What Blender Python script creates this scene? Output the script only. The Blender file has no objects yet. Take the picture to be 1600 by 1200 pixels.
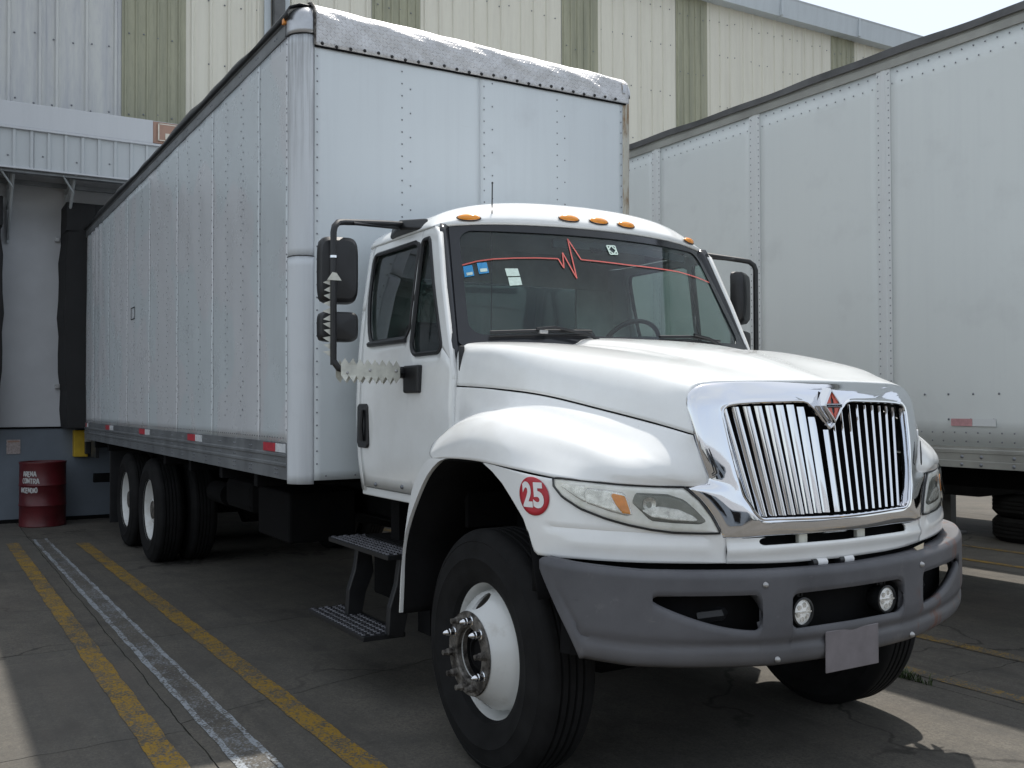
import bpy, bmesh, math, random
from mathutils import Vector, Matrix
random.seed(7)
PI = math.pi
scene = bpy.context.scene
col = scene.collection

# ------------------------------------------------------------------ camera
cd = bpy.data.cameras.new("camera"); cam = bpy.data.objects.new("camera", cd); col.objects.link(cam)
scene.camera = cam
YAW, PITCH, ROLL, FPX = 2.6031, 0.019369, -0.0029, 1550.886
f = Vector((math.cos(PITCH)*math.cos(YAW), math.cos(PITCH)*math.sin(YAW), math.sin(PITCH)))
r = f.cross(Vector((0, 0, 1))).normalized(); u = r.cross(f)
r2 = r*math.cos(ROLL) + u*math.sin(ROLL); u2 = u*math.cos(ROLL) - r*math.sin(ROLL)
M = Matrix(((r2.x, u2.x, -f.x), (r2.y, u2.y, -f.y), (r2.z, u2.z, -f.z))).to_4x4()
M.translation = Vector((5.7968, -3.2356, 1.6056))
cam.matrix_world = M
cd.sensor_fit = 'HORIZONTAL'; cd.sensor_width = 36.0; cd.lens = FPX/1600*36.0
cd.clip_start = 0.05; cd.clip_end = 2000

# ------------------------------------------------------------------ sky, sun, exposure
SUN = Vector((-0.32, 0.364, 1.0)).normalized()
world = bpy.data.worlds.new("World"); scene.world = world; world.use_nodes = True
nt = world.node_tree; nt.nodes.clear()
sky = nt.nodes.new('ShaderNodeTexSky'); sky.sky_type = 'NISHITA'; sky.sun_disc = False
sky.sun_elevation = math.asin(SUN.z); sky.sun_rotation = math.atan2(SUN.x, SUN.y)
sky.air_density = 1.0; sky.dust_density = 5.0; sky.ozone_density = 1.0; sky.altitude = 1500
bgn = nt.nodes.new('ShaderNodeBackground'); bgn.inputs[1].default_value = 0.13
out = nt.nodes.new('ShaderNodeOutputWorld')
tc = nt.nodes.new('ShaderNodeTexCoord'); mpn = nt.nodes.new('ShaderNodeMapping'); mpn.inputs['Scale'].default_value = (1, 1, 2.6)
nz_ = nt.nodes.new('ShaderNodeTexNoise'); nz_.inputs['Scale'].default_value = 1.7; nz_.inputs['Detail'].default_value = 7; nz_.inputs['Roughness'].default_value = .55
rp = nt.nodes.new('ShaderNodeValToRGB'); rp.color_ramp.elements[0].position = .32; rp.color_ramp.elements[0].color = (.60, .60, .60, 1); rp.color_ramp.elements[1].position = .68; rp.color_ramp.elements[1].color = (.84, .84, .84, 1)
mxn = nt.nodes.new('ShaderNodeMix'); mxn.data_type = 'RGBA'; mxn.inputs[7].default_value = (3.05, 3.2, 3.22, 1)
nt.links.new(tc.outputs['Generated'], mpn.inputs[0]); nt.links.new(mpn.outputs[0], nz_.inputs['Vector']); nt.links.new(nz_.outputs['Fac'], rp.inputs[0])
nt.links.new(rp.outputs[0], mxn.inputs[0]); nt.links.new(sky.outputs[0], mxn.inputs[6])   # thin high cloud over the blue
nt.links.new(mxn.outputs[2], bgn.inputs[0]); nt.links.new(bgn.outputs[0], out.inputs[0])
sl = bpy.data.lights.new("sun", 'SUN'); sun = bpy.data.objects.new("sun", sl); col.objects.link(sun)
sl.energy = 2.2; sl.angle = math.radians(0.9); sl.color = (1.0, 0.95, 0.88)
sun.rotation_euler = (-SUN).to_track_quat('-Z', 'Y').to_euler(); sun.location = (0, 0, 30)
vs = scene.view_settings
vs.view_transform = 'Standard'; vs.look = 'None'; vs.gamma = 1.0; vs.use_curve_mapping = False
vs.exposure = 1.2
scene.cycles.max_bounces = 10; scene.cycles.transparent_max_bounces = 16

# ------------------------------------------------------------------ materials
class NB:
    def __init__(s, name):
        s.m = bpy.data.materials.new(name); s.m.use_nodes = True
        s.t = s.m.node_tree; s.t.nodes.clear()
        s.out = s.n('ShaderNodeOutputMaterial'); s.b = s.n('ShaderNodeBsdfPrincipled')
        s.l(s.b.outputs[0], s.out.inputs[0]); s._pos = None
    def n(s, k, **kw):
        x = s.t.nodes.new(k)
        for a, v in kw.items(): setattr(x, a, v)
        return x
    def l(s, a, b): s.t.links.new(a, b)
    def put(s, sock, v):
        if hasattr(v, 'links') or hasattr(v, 'is_linked'): s.l(v, sock)
        elif isinstance(v, (tuple, list)) and len(v) == 3 and sock.type == 'RGBA': sock.default_value = (*v, 1)
        else: sock.default_value = v
    def set(s, **kw):
        names = dict(color='Base Color', rough='Roughness', metal='Metallic', spec='Specular IOR Level', coat='Coat Weight',
                     coatr='Coat Roughness', trans='Transmission Weight', ior='IOR', alpha='Alpha', normal='Normal')
        for k, v in kw.items(): s.put(s.b.inputs[names[k]], v)
        return s
    def pos(s):
        if s._pos is None: s._pos = s.n('ShaderNodeNewGeometry').outputs['Position']
        return s._pos
    def map(s, scale=(1, 1, 1), loc=(0, 0, 0), rot=(0, 0, 0)):
        m = s.n('ShaderNodeMapping'); s.l(s.pos(), m.inputs[0])
        m.inputs['Scale'].default_value = scale; m.inputs['Location'].default_value = loc; m.inputs['Rotation'].default_value = rot
        return m.outputs[0]
    def noise(s, sc=5, det=5, rough=.55, vec=None, dist=0):
        x = s.n('ShaderNodeTexNoise'); x.inputs['Scale'].default_value = sc; x.inputs['Detail'].default_value = det
        x.inputs['Roughness'].default_value = rough; x.inputs['Distortion'].default_value = dist
        s.l(vec if vec is not None else s.pos(), x.inputs['Vector']); return x.outputs['Fac']
    def ramp(s, fac, *st):
        x = s.n('ShaderNodeValToRGB'); s.put(x.inputs[0], fac); e = x.color_ramp.elements
        while len(e) < len(st): e.new(.5)
        for i, (p, c) in enumerate(st):
            e[i].position = p; e[i].color = (c, c, c, 1) if not isinstance(c, tuple) else (*c, 1)
        return x.outputs[0]
    def mix(s, fac, a, b, mode='MIX'):
        x = s.n('ShaderNodeMix', data_type='RGBA', blend_type=mode)
        s.put(x.inputs[0], fac); s.put(x.inputs[6], a); s.put(x.inputs[7], b); return x.outputs[2]
    def math(s, op, a, b=0.0, c=None):
        x = s.n('ShaderNodeMath', operation=op); s.put(x.inputs[0], a); s.put(x.inputs[1], b)
        if c is not None: s.put(x.inputs[2], c)
        return x.outputs[0]
    def xyz(s, vec=None):
        x = s.n('ShaderNodeSeparateXYZ'); s.l(vec if vec is not None else s.pos(), x.inputs[0]); return x.outputs
    def bump(s, h, st=.2, d=.01):
        x = s.n('ShaderNodeBump'); x.inputs['Strength'].default_value = st; x.inputs['Distance'].default_value = d
        s.l(h, x.inputs['Height']); s.l(x.outputs[0], s.b.inputs['Normal']); return s

def simple(name, c, rough=.5, metal=0, spec=.5, var=.12, vs_=6, bump=0, coat=0):
    n = NB(name); k = n.noise(vs_, 6, .6)
    lo = tuple(x*(1-var) for x in c); hi = tuple(min(1, x*(1+var)) for x in c)
    n.set(color=n.mix(n.ramp(k, (.3, 0.0), (.7, 1.0)), lo, hi), metal=metal, spec=spec, coat=coat)
    n.set(rough=n.math('ADD', n.math('MULTIPLY', k, .16), rough-.08))
    if bump: n.bump(n.noise(vs_*14, 4, .6), bump, .004)
    return n.m

def white_paint(name, c=(.79, .8, .8), dirt=.12, rough=.22, lowdirt=True):
    n = NB(name); a = n.noise(1.6, 7, .6); b = n.noise(11, 8, .7)
    k = n.ramp(n.math('MULTIPLY', a, b), (.28, 0.0), (.44, 1.0))
    sp = n.ramp(n.noise(65, 2, .5), (.74, 0.0), (.78, 1.0))
    base = n.mix(n.math('MULTIPLY', k, dirt*1.4), c, (.42, .39, .34))
    if lowdirt:
        z = n.xyz()[2]
        lz = n.ramp(z, (1.0, .14), (1.25, 0.0))
        base = n.mix(n.math('MULTIPLY', lz, n.ramp(n.noise(5, 8, .7), (.35, 0.0), (.75, 1.0))), base, (.36, .33, .28))
    base = n.mix(n.math('MULTIPLY', sp, .18), base, (.3, .26, .2))
    n.set(color=base, coat=.5, coatr=.08, spec=.5)
    n.set(rough=n.math('ADD', n.math('MULTIPLY', b, .03), rough))
    n.bump(n.noise(3.0, 2, .4), .018, .01)
    return n.m

def sheet_white(name, c, streak, rough=.3, tint=(.45, .47, .5), axis='x', amount=.45, metal=.0, rust=0, patch=0, bumpy=.05, topdirt=0):
    """painted thin sheet: vertical dirt streaks, blotches, scuffs"""
    n = NB(name)
    sc = (9, 9, .35)
    st = n.noise(1.0, 7, .65, n.map(sc))
    st2 = n.noise(1.0, 6, .7, n.map((34, 34, .5)))
    z = n.xyz()[2]
    k = n.ramp(st, (.48, 0.0), (.72, 1.0)); k2 = n.ramp(st2, (.55, 0.0), (.75, 1.0))
    fade = n.ramp(n.noise(.9, 5, .6), (.3, .15), (.7, 1.0))
    base = n.mix(n.math('MULTIPLY', n.math('MULTIPLY', k, fade), amount*streak), c, tint)
    base = n.mix(n.math('MULTIPLY', n.math('MULTIPLY', k2, fade), amount*streak*.3), base, tint)
    sc2 = n.ramp(n.noise(1, 3, .5, n.map((1.2, 1.2, 60), rot=(.12, .08, 0))), (.75, 0.0), (.78, 1.0))
    base = n.mix(n.math('MULTIPLY', sc2, .10), base, (.2, .2, .2))
    sp = n.ramp(n.noise(38, 3, .6), (.74, 0.0), (.79, 1.0))
    base = n.mix(n.math('MULTIPLY', sp, .18), base, (.26, .26, .26))
    sm = n.ramp(n.noise(2.6, 6, .6), (.56, 0.0), (.74, 1.0)); base = n.mix(n.math('MULTIPLY', sm, .16), base, (.34, .34, .35))
    if topdirt:
        tz = n.ramp(n.math('DIVIDE', z, 4.0), (.70, 0.0), (.93, 1.0))
        ts = n.ramp(n.noise(1, 7, .7, n.map((40, 40, 1.3))), (.42, 0.0), (.66, 1.0))
        base = n.mix(n.math('MULTIPLY', n.math('MULTIPLY', tz, ts), .75), base, (.16, .155, .16))
    if patch:
        x, y, z = n.xyz()
        m = n.ramp(n.noise(1.3, 2, .3), (.46, 0.0), (.5, 1.0))
        base = n.mix(n.math('MULTIPLY', m, .35), base, (.68, .64, .66))
    if rust:
        rr = n.ramp(n.noise(1, 6, .7, n.map((12, 12, 3.5))), (.5-.15*rust, 0.0), (.62-.1*rust, 1.0))
        base = n.mix(rr, base, n.mix(n.noise(30, 5, .7), (.1, .05, .02), (.38, .24, .11)))
    n.set(color=base, metal=metal, rough=n.math('ADD', n.math('MULTIPLY', n.noise(3, 6, .65), .22), rough-.06))
    n.bump(n.noise(1.0, 3, .5, n.map((2.2, 2.2, .8))), bumpy, .02)
    return n.m

def glassy(name, tint=(.55, .68, .64), refl=1.0, rough=.02, dust=.07):
    n = NB(name); n.t.nodes.remove(n.b)
    tr = n.n('ShaderNodeBsdfTransparent'); tr.inputs[0].default_value = (*tint, 1)
    gl = n.n('ShaderNodeBsdfGlossy'); gl.inputs['Roughness'].default_value = rough; gl.inputs[0].default_value = (.95, .97, 1, 1)
    lw = n.n('ShaderNodeFresnel'); lw.inputs['IOR'].default_value = 1.5
    df = n.n('ShaderNodeBsdfDiffuse'); df.inputs[0].default_value = (.55, .55, .52, 1)
    dm = n.math('MULTIPLY', n.ramp(n.noise(5, 7, .65), (.35, 0.0), (.8, 1.0)), dust)
    m1 = n.n('ShaderNodeMixShader'); m2 = n.n('ShaderNodeMixShader')
    n.l(n.math('MULTIPLY', lw.outputs[0], refl), m1.inputs[0]); n.l(tr.outputs[0], m1.inputs[1]); n.l(gl.outputs[0], m1.inputs[2])
    n.l(dm, m2.inputs[0]); n.l(m1.outputs[0], m2.inputs[1]); n.l(df.outputs[0], m2.inputs[2]); n.l(m2.outputs[0], n.out.inputs[0])
    return n.m

def concrete_nodes(n):
    a = n.noise(.55, 6, .6); b = n.noise(3.2, 8, .65, dist=.5); c = n.noise(60, 5, .7); d = n.noise(120, 3, .6)
    base = n.mix(n.ramp(a, (.3, 0.0), (.7, 1.0)), (.094, .085, .071), (.168, .153, .128))
    base = n.mix(n.ramp(b, (.36, .6), (.62, 0.0)), base, (.052, .050, .046))
    lines = n.noise(1, 5, .6, n.map((1.2, 22, 1), rot=(0, 0, .06)))
    base = n.mix(n.math('MULTIPLY', n.ramp(lines, (.45, 0.0), (.7, 1.0)), .35), base, (.10, .096, .09))
    base = n.mix(n.ramp(c, (.38, .8), (.56, 0.0)), base, (.07, .066, .06))
    base = n.mix(n.ramp(d, (.6, 0.0), (.74, .55)), base, (.25, .24, .22))
    oil = n.ramp(n.noise(1.1, 6, .6, n.map((1, 1.6, 1), loc=(3, 1, 0))), (.60, 0.0), (.74, .75))
    base = n.mix(oil, base, (.04, .038, .036))
    vo = n.n('ShaderNodeTexVoronoi', feature='DISTANCE_TO_EDGE'); vo.inputs['Scale'].default_value = .42
    wv = n.n('ShaderNodeVectorMath', operation='ADD'); nv = n.n('ShaderNodeTexNoise'); nv.inputs['Scale'].default_value = 2.3; nv.inputs['Detail'].default_value = 6; n.l(n.pos(), nv.inputs['Vector'])
    sc_v = n.n('ShaderNodeVectorMath', operation='SCALE'); sc_v.inputs['Scale'].default_value = .55; n.l(nv.outputs['Color'], sc_v.inputs[0]); n.l(n.map(loc=(.7, .2, 0)), wv.inputs[0]); n.l(sc_v.outputs[0], wv.inputs[1]); n.l(wv.outputs[0], vo.inputs['Vector'])
    crk = n.math('MULTIPLY', n.ramp(vo.outputs['Distance'], (.0025, 1.0), (.0065, 0.0)), n.ramp(n.noise(.35, 3, .5, n.map(loc=(2, 7, 1))), (.50, 0.0), (.57, .85)))
    base = n.mix(crk, base, (.022, .02, .018))
    ty = n.noise(1, 4, .6, n.map((.25, 9, 1), loc=(0, 2.2, 0)))
    base = n.mix(n.math('MULTIPLY', n.ramp(ty, (.52, 0.0), (.66, 1.0)), .30), base, (.048, .046, .043))
    gr_ = n.noise(24, 7, .75)
    base = n.mix(n.ramp(gr_, (.34, .6), (.5, 0.0)), base, (.055, .052, .048)); base = n.mix(n.ramp(gr_, (.58, 0.0), (.72, .55)), base, (.19, .18, .16))
    pink = n.ramp(n.noise(.8, 3, .5, n.map(loc=(9, 4, 2))), (.55, 0.0), (.8, .35))
    base = n.mix(pink, base, (.165, .138, .115))
    return base, c
def concrete(name):
    n = NB(name); base, c = concrete_nodes(n)
    oi = n.n('ShaderNodeObjectInfo')
    base = n.mix(n.math('MULTIPLY', oi.outputs['Random'], .28), base, (.10, .098, .09))
    n.set(color=base, rough=.88, spec=.25); n.bump(n.math('ADD', c, n.noise(14, 6, .6)), .35, .004)
    return n.m
def road_paint(name, c, wear):
    n = NB(name); base, cc = concrete_nodes(n)
    a = n.noise(7, 8, .72); b = n.noise(70, 5, .65); big = n.noise(.9, 3, .5, n.map(loc=(4, 4, 0)))
    w = n.math('ADD', n.math('ADD', n.math('MULTIPLY', a, .42), n.math('MULTIPLY', b, .63)), n.math('MULTIPLY', big, .16))
    k = n.ramp(w, (.60-wear, 0.0), (.67-wear, 1.0))
    pc = n.mix(n.noise(25, 5, .6), tuple(x*.72 for x in c), c)
    n.set(color=n.mix(k, pc, base), rough=.75, spec=.3); n.bump(n.math('ADD', b, n.math('MULTIPLY', k, .6)), .25, .003)
    return n.m

def diamond_plate(name):
    n = NB(name); x, y, z = n.xyz()
    S = 1/.050
    def oval(sx, off):
        a = n.math('MULTIPLY', n.math('ADD', n.math('ADD', y, n.math('MULTIPLY', z, sx)), off), S)
        b = n.math('MULTIPLY', n.math('SUBTRACT', n.math('MULTIPLY', z, sx), n.math('ADD', y, off)), S)
        fa = n.math('SUBTRACT', n.math('FRACT', a), .5); fb = n.math('SUBTRACT', n.math('FRACT', b), .5)
        d = n.math('ADD', n.math('POWER', n.math('MULTIPLY', fa, 2.4), 2.0), n.math('POWER', n.math('MULTIPLY', fb, 7.5), 2.0))
        return n.math('SUBTRACT', 1.0, n.math('MINIMUM', d, 1.0))
    h = n.math('MAXIMUM', oval(1, 0), oval(-1, .0225))
    nb = n.noise(3, 5, .6)
    n.set(color=n.mix(n.ramp(n.noise(9, 7, .7), (.4, 0.0), (.7, .6)), (.62, .62, .63), (.36, .35, .34)), metal=.45,
          rough=n.math('ADD', n.math('MULTIPLY', nb, .2), .42))
    n.bump(n.math('ADD', h, n.math('MULTIPLY', n.noise(5, 3, .5), .8)), 0.8, .004)
    return n.m

MT = {}
MT['paint'] = white_paint('cab white paint', (.83, .845, .84), .0, .15)
MT['fender'] = white_paint('fender white paint', (.82, .83, .825), .0, .16)
MT['side'] = sheet_white('cargo side sheet', (.60, .65, .675), .7, .24, patch=1, metal=.10, amount=.35, bumpy=.10)
MT['front'] = sheet_white('cargo front sheet', (.62, .665, .69), .7, .34, amount=.4, metal=.05)
MT['post'] = sheet_white('corner post sheet', (.60, .63, .66), 1.1, .42, tint=(.3, .3, .33), metal=0, bumpy=.05, topdirt=1)
MT['rustpost'] = sheet_white('rusty corner post', (.52, .50, .43), 1.2, .5, rust=.35)
MT['trailer'] = sheet_white('trailer sheet', (.65, .68, .67), .5, .36, amount=.3, metal=.06)
MT['trailpost'] = sheet_white('trailer post', (.62, .64, .64), .6, .42, amount=.35)
MT['alu'] = simple('worn aluminium', (.46, .47, .49), .38, .75, var=.25, vs_=4, bump=.08)
MT['rail'] = simple('grey aluminium rail', (.22, .23, .24), .45, .55, var=.28, vs_=3.5, bump=.08)
MT['trail_rail'] = simple('pale trailer rail', (.30, .30, .275), .5, .2, var=.2, vs_=3, bump=.05)
MT['darkrail'] = simple('dark roof rail', (.10, .10, .10), .5, .3, var=.3, vs_=4)
MT['plate'] = diamond_plate('aluminium tread plate')
n_ = NB('chrome'); n_.set(color=(.74, .75, .78), metal=1.0, rough=n_.math('ADD', n_.math('MULTIPLY', n_.ramp(n_.noise(9, 7, .7), (.4, 0.0), (.8, 1.0)), .10), .03)); MT['chrome'] = n_.m
MT['black'] = simple('black plastic', (.013, .0135, .015), .42, 0, var=.3, vs_=9, bump=.05)
MT['dark'] = simple('underbody black', (.006, .006, .0065), .85, 0, spec=.12, var=.4, vs_=5)
MT['frit'] = simple('black glass border', (.02, .022, .026), .12, 0, var=.1)
n_ = NB('bumper plastic')
b_ = n_.mix(n_.ramp(n_.noise(2.2, 7, .65), (.3, 0.0), (.7, 1.0)), (.072, .073, .082), (.118, .119, .130))
b_ = n_.mix(n_.ramp(n_.noise(1, 4, .6, n_.map((4, 4, 70), rot=(.1, .05, 0))), (.72, 0.0), (.75, .5)), b_, (.02, .02, .022))
b_ = n_.mix(n_.ramp(n_.noise(1, 4, .6, n_.map((5, 5, 90), rot=(-.15, .1, 0), loc=(3, 1, 2))), (.74, 0.0), (.76, .6)), b_, (.26, .26, .27))
b_ = n_.mix(n_.ramp(n_.noise(9, 6, .7), (.62, 0.0), (.75, .5)), b_, (.19, .185, .19))
zz_ = n_.xyz()[2]
b_ = n_.mix(n_.math('MULTIPLY', n_.ramp(zz_, (.60, .6), (.74, 0.0)), n_.noise(4, 6, .6)), b_, (.13, .125, .12))
ru_ = n_.math('MULTIPLY', n_.ramp(n_.xyz()[1], (.40, 0.0), (.47, 1.0)), n_.ramp(n_.noise(1, 6, .7, n_.map((14, 14, 4))), (.54, 0.0), (.64, .7)))
b_ = n_.mix(ru_, b_, (.13, .05, .03))
n_.set(color=b_, rough=n_.math('ADD', n_.math('MULTIPLY', n_.noise(6, 6, .6), .2), .42), spec=.4); n_.bump(n_.noise(180, 3, .6), .12, .002)
MT['bumper'] = n_.m
MT['rubber'] = simple('tyre rubber', (.011, .011, .0115), .8, 0, spec=.18, var=.35, vs_=8, bump=.2)
MT['rim'] = white_paint('wheel white paint', (.66, .67, .66), .5, .42, False)
n_ = NB('hub steel'); n_.set(color=n_.mix(n_.ramp(n_.noise(22, 7, .7), (.40, 0.0), (.66, 1.0)), (.03, .026, .023), (.22, .205, .185)), metal=.35, rough=.6); n_.bump(n_.noise(60, 4, .6), .3, .003); MT['hub'] = n_.m
MT['glass'] = glassy('windscreen glass', (.78, .93, .89), dust=.04)
MT['sideglass'] = glassy('side glass', (.38, .45, .43))
MT['lens'] = glassy('lamp lens', (.98, .98, .95), .8, .05, .015)
MT['amber'] = simple('amber lens', (.92, .32, .03), .18, 0, var=.15, vs_=30, coat=.6)
MT['lampbody'] = simple('aged lamp surround', (.93, .93, .86), .3, 0, var=.18, vs_=12, coat=.4)
MT['reflector'] = simple('lamp reflector', (.78, .78, .75), .22, .75, var=.3, vs_=40, bump=.3)
MT['smoke'] = simple('smoked lamp well', (.17, .175, .16), .16, .5, var=.3, vs_=20)
MT['red'] = simple('red vinyl', (.46, .02, .035), .35, 0, var=.12)
MT['vinylwhite'] = simple('white vinyl', (.78, .78, .78), .4, 0, var=.05)
MT['refred'] = simple('reflective red', (.45, .035, .05), .35, 0, var=.25, vs_=30)
MT['refwhite'] = simple('reflective white', (.62, .64, .66), .4, 0, var=.15, vs_=30)
MT['fadedred'] = simple('faded red', (.50, .27, .28), .5, 0, var=.2, vs_=20)
MT['seat'] = simple('dark seat fabric', (.075, .09, .10), .9, 0, var=.3)
MT['dash'] = simple('dash plastic', (.06, .07, .08), .6, 0, var=.2)
MT['cabin'] = simple('cab lining', (.50, .54, .52), .8, 0, var=.2)
MT['blue'] = simple('blue sticker', (.02, .26, .55), .4, 0, var=.1)
MT['paper'] = simple('sticker paper', (.55, .68, .62), .6, 0, var=.12, vs_=60)
MT['pinkline'] = simple('red pinstripe', (.62, .12, .10), .4, 0, var=.1)
MT['logored'] = simple('logo red', (.60, .06, .02), .3, 0, var=.1, vs_=40, coat=.5)
MT['concrete'] = concrete('concrete slab')
n_ = NB('joint dirt'); n_.set(color=(.03, .028, .024), rough=.95); MT['joint'] = n_.m
MT['yellow'] = road_paint('yellow road paint', (.33, .20, .025), .03)
MT['yellow_worn'] = road_paint('worn yellow road paint', (.27, .17, .035), .055)
MT['whiteline'] = road_paint('worn white road paint', (.34, .37, .40), .01)
MT['whitefaint'] = road_paint('faint white road paint', (.24, .26, .28), .085)
def cladding(name, c, tint, amt):
    n = NB(name); st = n.noise(1, 8, .68, n.map((7, 7, .5))); st2 = n.noise(1, 6, .6, n.map((26, 26, 5), rot=(.4, 0, 0)))
    base = n.mix(n.math('MULTIPLY', n.ramp(st, (.42, 0.0), (.7, 1.0)), amt), c, tint)
    base = n.mix(n.math('MULTIPLY', n.ramp(st2, (.5, 0.0), (.75, 1.0)), amt*.5), base, tint)
    oi = n.n('ShaderNodeObjectInfo')
    base = n.mix(n.math('MULTIPLY', oi.outputs['Random'], .10), base, tuple(x*.75 for x in c))
    n.set(color=base, rough=.55, spec=.35); return n.m
MT['ivory'] = cladding('ivory cladding', (.66, .635, .55), (.48, .45, .385), .35)
MT['weathered'] = cladding('weathered white cladding', (.52, .525, .51), (.33, .34, .39), .75)
MT['green'] = cladding('greenish skylight sheet', (.34, .335, .245), (.18, .185, .14), .7)
MT['fascia'] = cladding('white fascia sheet', (.50, .515, .54), (.42, .44, .46), .3)
MT['eave'] = cladding('grey eave flashing', (.50, .54, .57), (.35, .38, .4), .3)
MT['canopy'] = cladding('pale canopy sheet', (.44, .465, .48), (.38, .40, .42), .35)
MT['wall'] = simple('white painted wall', (.56, .57, .59), .8, 0, var=.08, vs_=1.5, bump=.15)
MT['wallblue'] = simple('blue grey wall base', (.14, .165, .195), .75, 0, var=.15, vs_=1.5, bump=.2)
MT['shelter'] = simple('black dock curtain', (.010, .010, .011), .8, 0, var=.4, vs_=3)
MT['dockyellow'] = simple('yellow dock paint', (.50, .33, .02), .6, 0, var=.2)
MT['notice'] = simple('faded notice', (.34, .29, .28), .6, 0, var=.35, vs_=60)
MT['brown'] = simple('brown sign', (.33, .2, .15), .6, 0, var=.15)
MT['cream'] = simple('cream border', (.62, .58, .50), .6, 0, var=.1)
MT['drum'] = simple('dark red drum paint', (.085, .008, .011), .42, 0, var=.25, vs_=4, bump=.1)
MT['brushpaint'] = simple('brushed white paint', (.45, .45, .44), .7, 0, var=.2, vs_=40)
MT['platepaper'] = simple('number plate', (.17, .155, .165), .45, 0, var=.15, vs_=12)
MT['steel'] = simple('galvanised steel', (.42, .42, .42), .4, .7, var=.2, vs_=10)
MT['whitemetal'] = simple('serrated white metal', (.58, .58, .52), .45, .15, var=.22, vs_=14)
MT['grass'] = simple('weed green', (.05, .075, .025), .8, 0, var=.4, vs_=20)
MT['tan'] = simple('tan plastic scrap', (.5, .42, .3), .6, 0, var=.15)
MT['studmetal'] = simple('step stud metal', (.09, .09, .10), .35, .6, var=.5, vs_=30)
MT['rivet'] = simple('dark rivet', (.17, .18, .20), .4, .5, var=.2)
MT['rivetpale'] = simple('pale rivet', (.20, .21, .23), .45, .4, var=.2)

# ------------------------------------------------------------------ object helpers
WO = {}
def _attach(o, parent, worg):
    WO[o] = Vector(worg)
    if parent is not None:
        o.parent = parent; o.location = Vector(worg) - WO[parent]
    else: o.location = Vector(worg)
def root(name, loc, label, cat, group=None):
    o = bpy.data.objects.new(name, None); col.objects.link(o); _attach(o, None, loc)
    o.empty_display_size = .3
    o['label'] = label; o['category'] = cat
    if group: o['group'] = group
    return o
def mk(name, V, F, mat, parent=None, smooth=False, origin=None, solid=0, off=-1, bevel=0, label=None, kind=None, seg=2, ang=35, sub=0):
    V = [Vector(v) for v in V]
    if origin is None:
        lo = Vector((min(v.x for v in V), min(v.y for v in V), min(v.z for v in V)))
        hi = Vector((max(v.x for v in V), max(v.y for v in V), max(v.z for v in V)))
        origin = (lo+hi)/2
    origin = Vector(origin)
    me = bpy.data.meshes.new(name); me.from_pydata([v-origin for v in V], [], F); me.update()
    if isinstance(mat, str): mat = MT[mat]
    me.materials.append(mat)
    o = bpy.data.objects.new(name, me); col.objects.link(o); _attach(o, parent, origin)
    if smooth:
        for p in me.polygons: p.use_smooth = True
        try: me.set_sharp_from_angle(angle=math.radians(ang))
        except Exception: pass
    if sub: m = o.modifiers.new('sub', 'SUBSURF'); m.levels = m.render_levels = sub
    if solid: m = o.modifiers.new('solid', 'SOLIDIFY'); m.thickness = solid; m.offset = off
    if bevel: m = o.modifiers.new('bevel', 'BEVEL'); m.width = bevel; m.segments = seg; m.limit_method = 'ANGLE'; m.angle_limit = math.radians(ang)
    if label: o['label'] = label
    if kind: o['kind'] = kind
    return o
def dup(o, delta, parent, rotz=0):
    c = o.copy(); col.objects.link(c); c.parent = parent
    w = WO[o] + Vector(delta); WO[c] = w
    c.location = w - WO[parent] if parent else w
    if rotz: c.rotation_euler[2] += rotz
    for ch in list(o.children):
        k = ch.copy(); col.objects.link(k); k.parent = c; WO[k] = w
    return c
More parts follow.
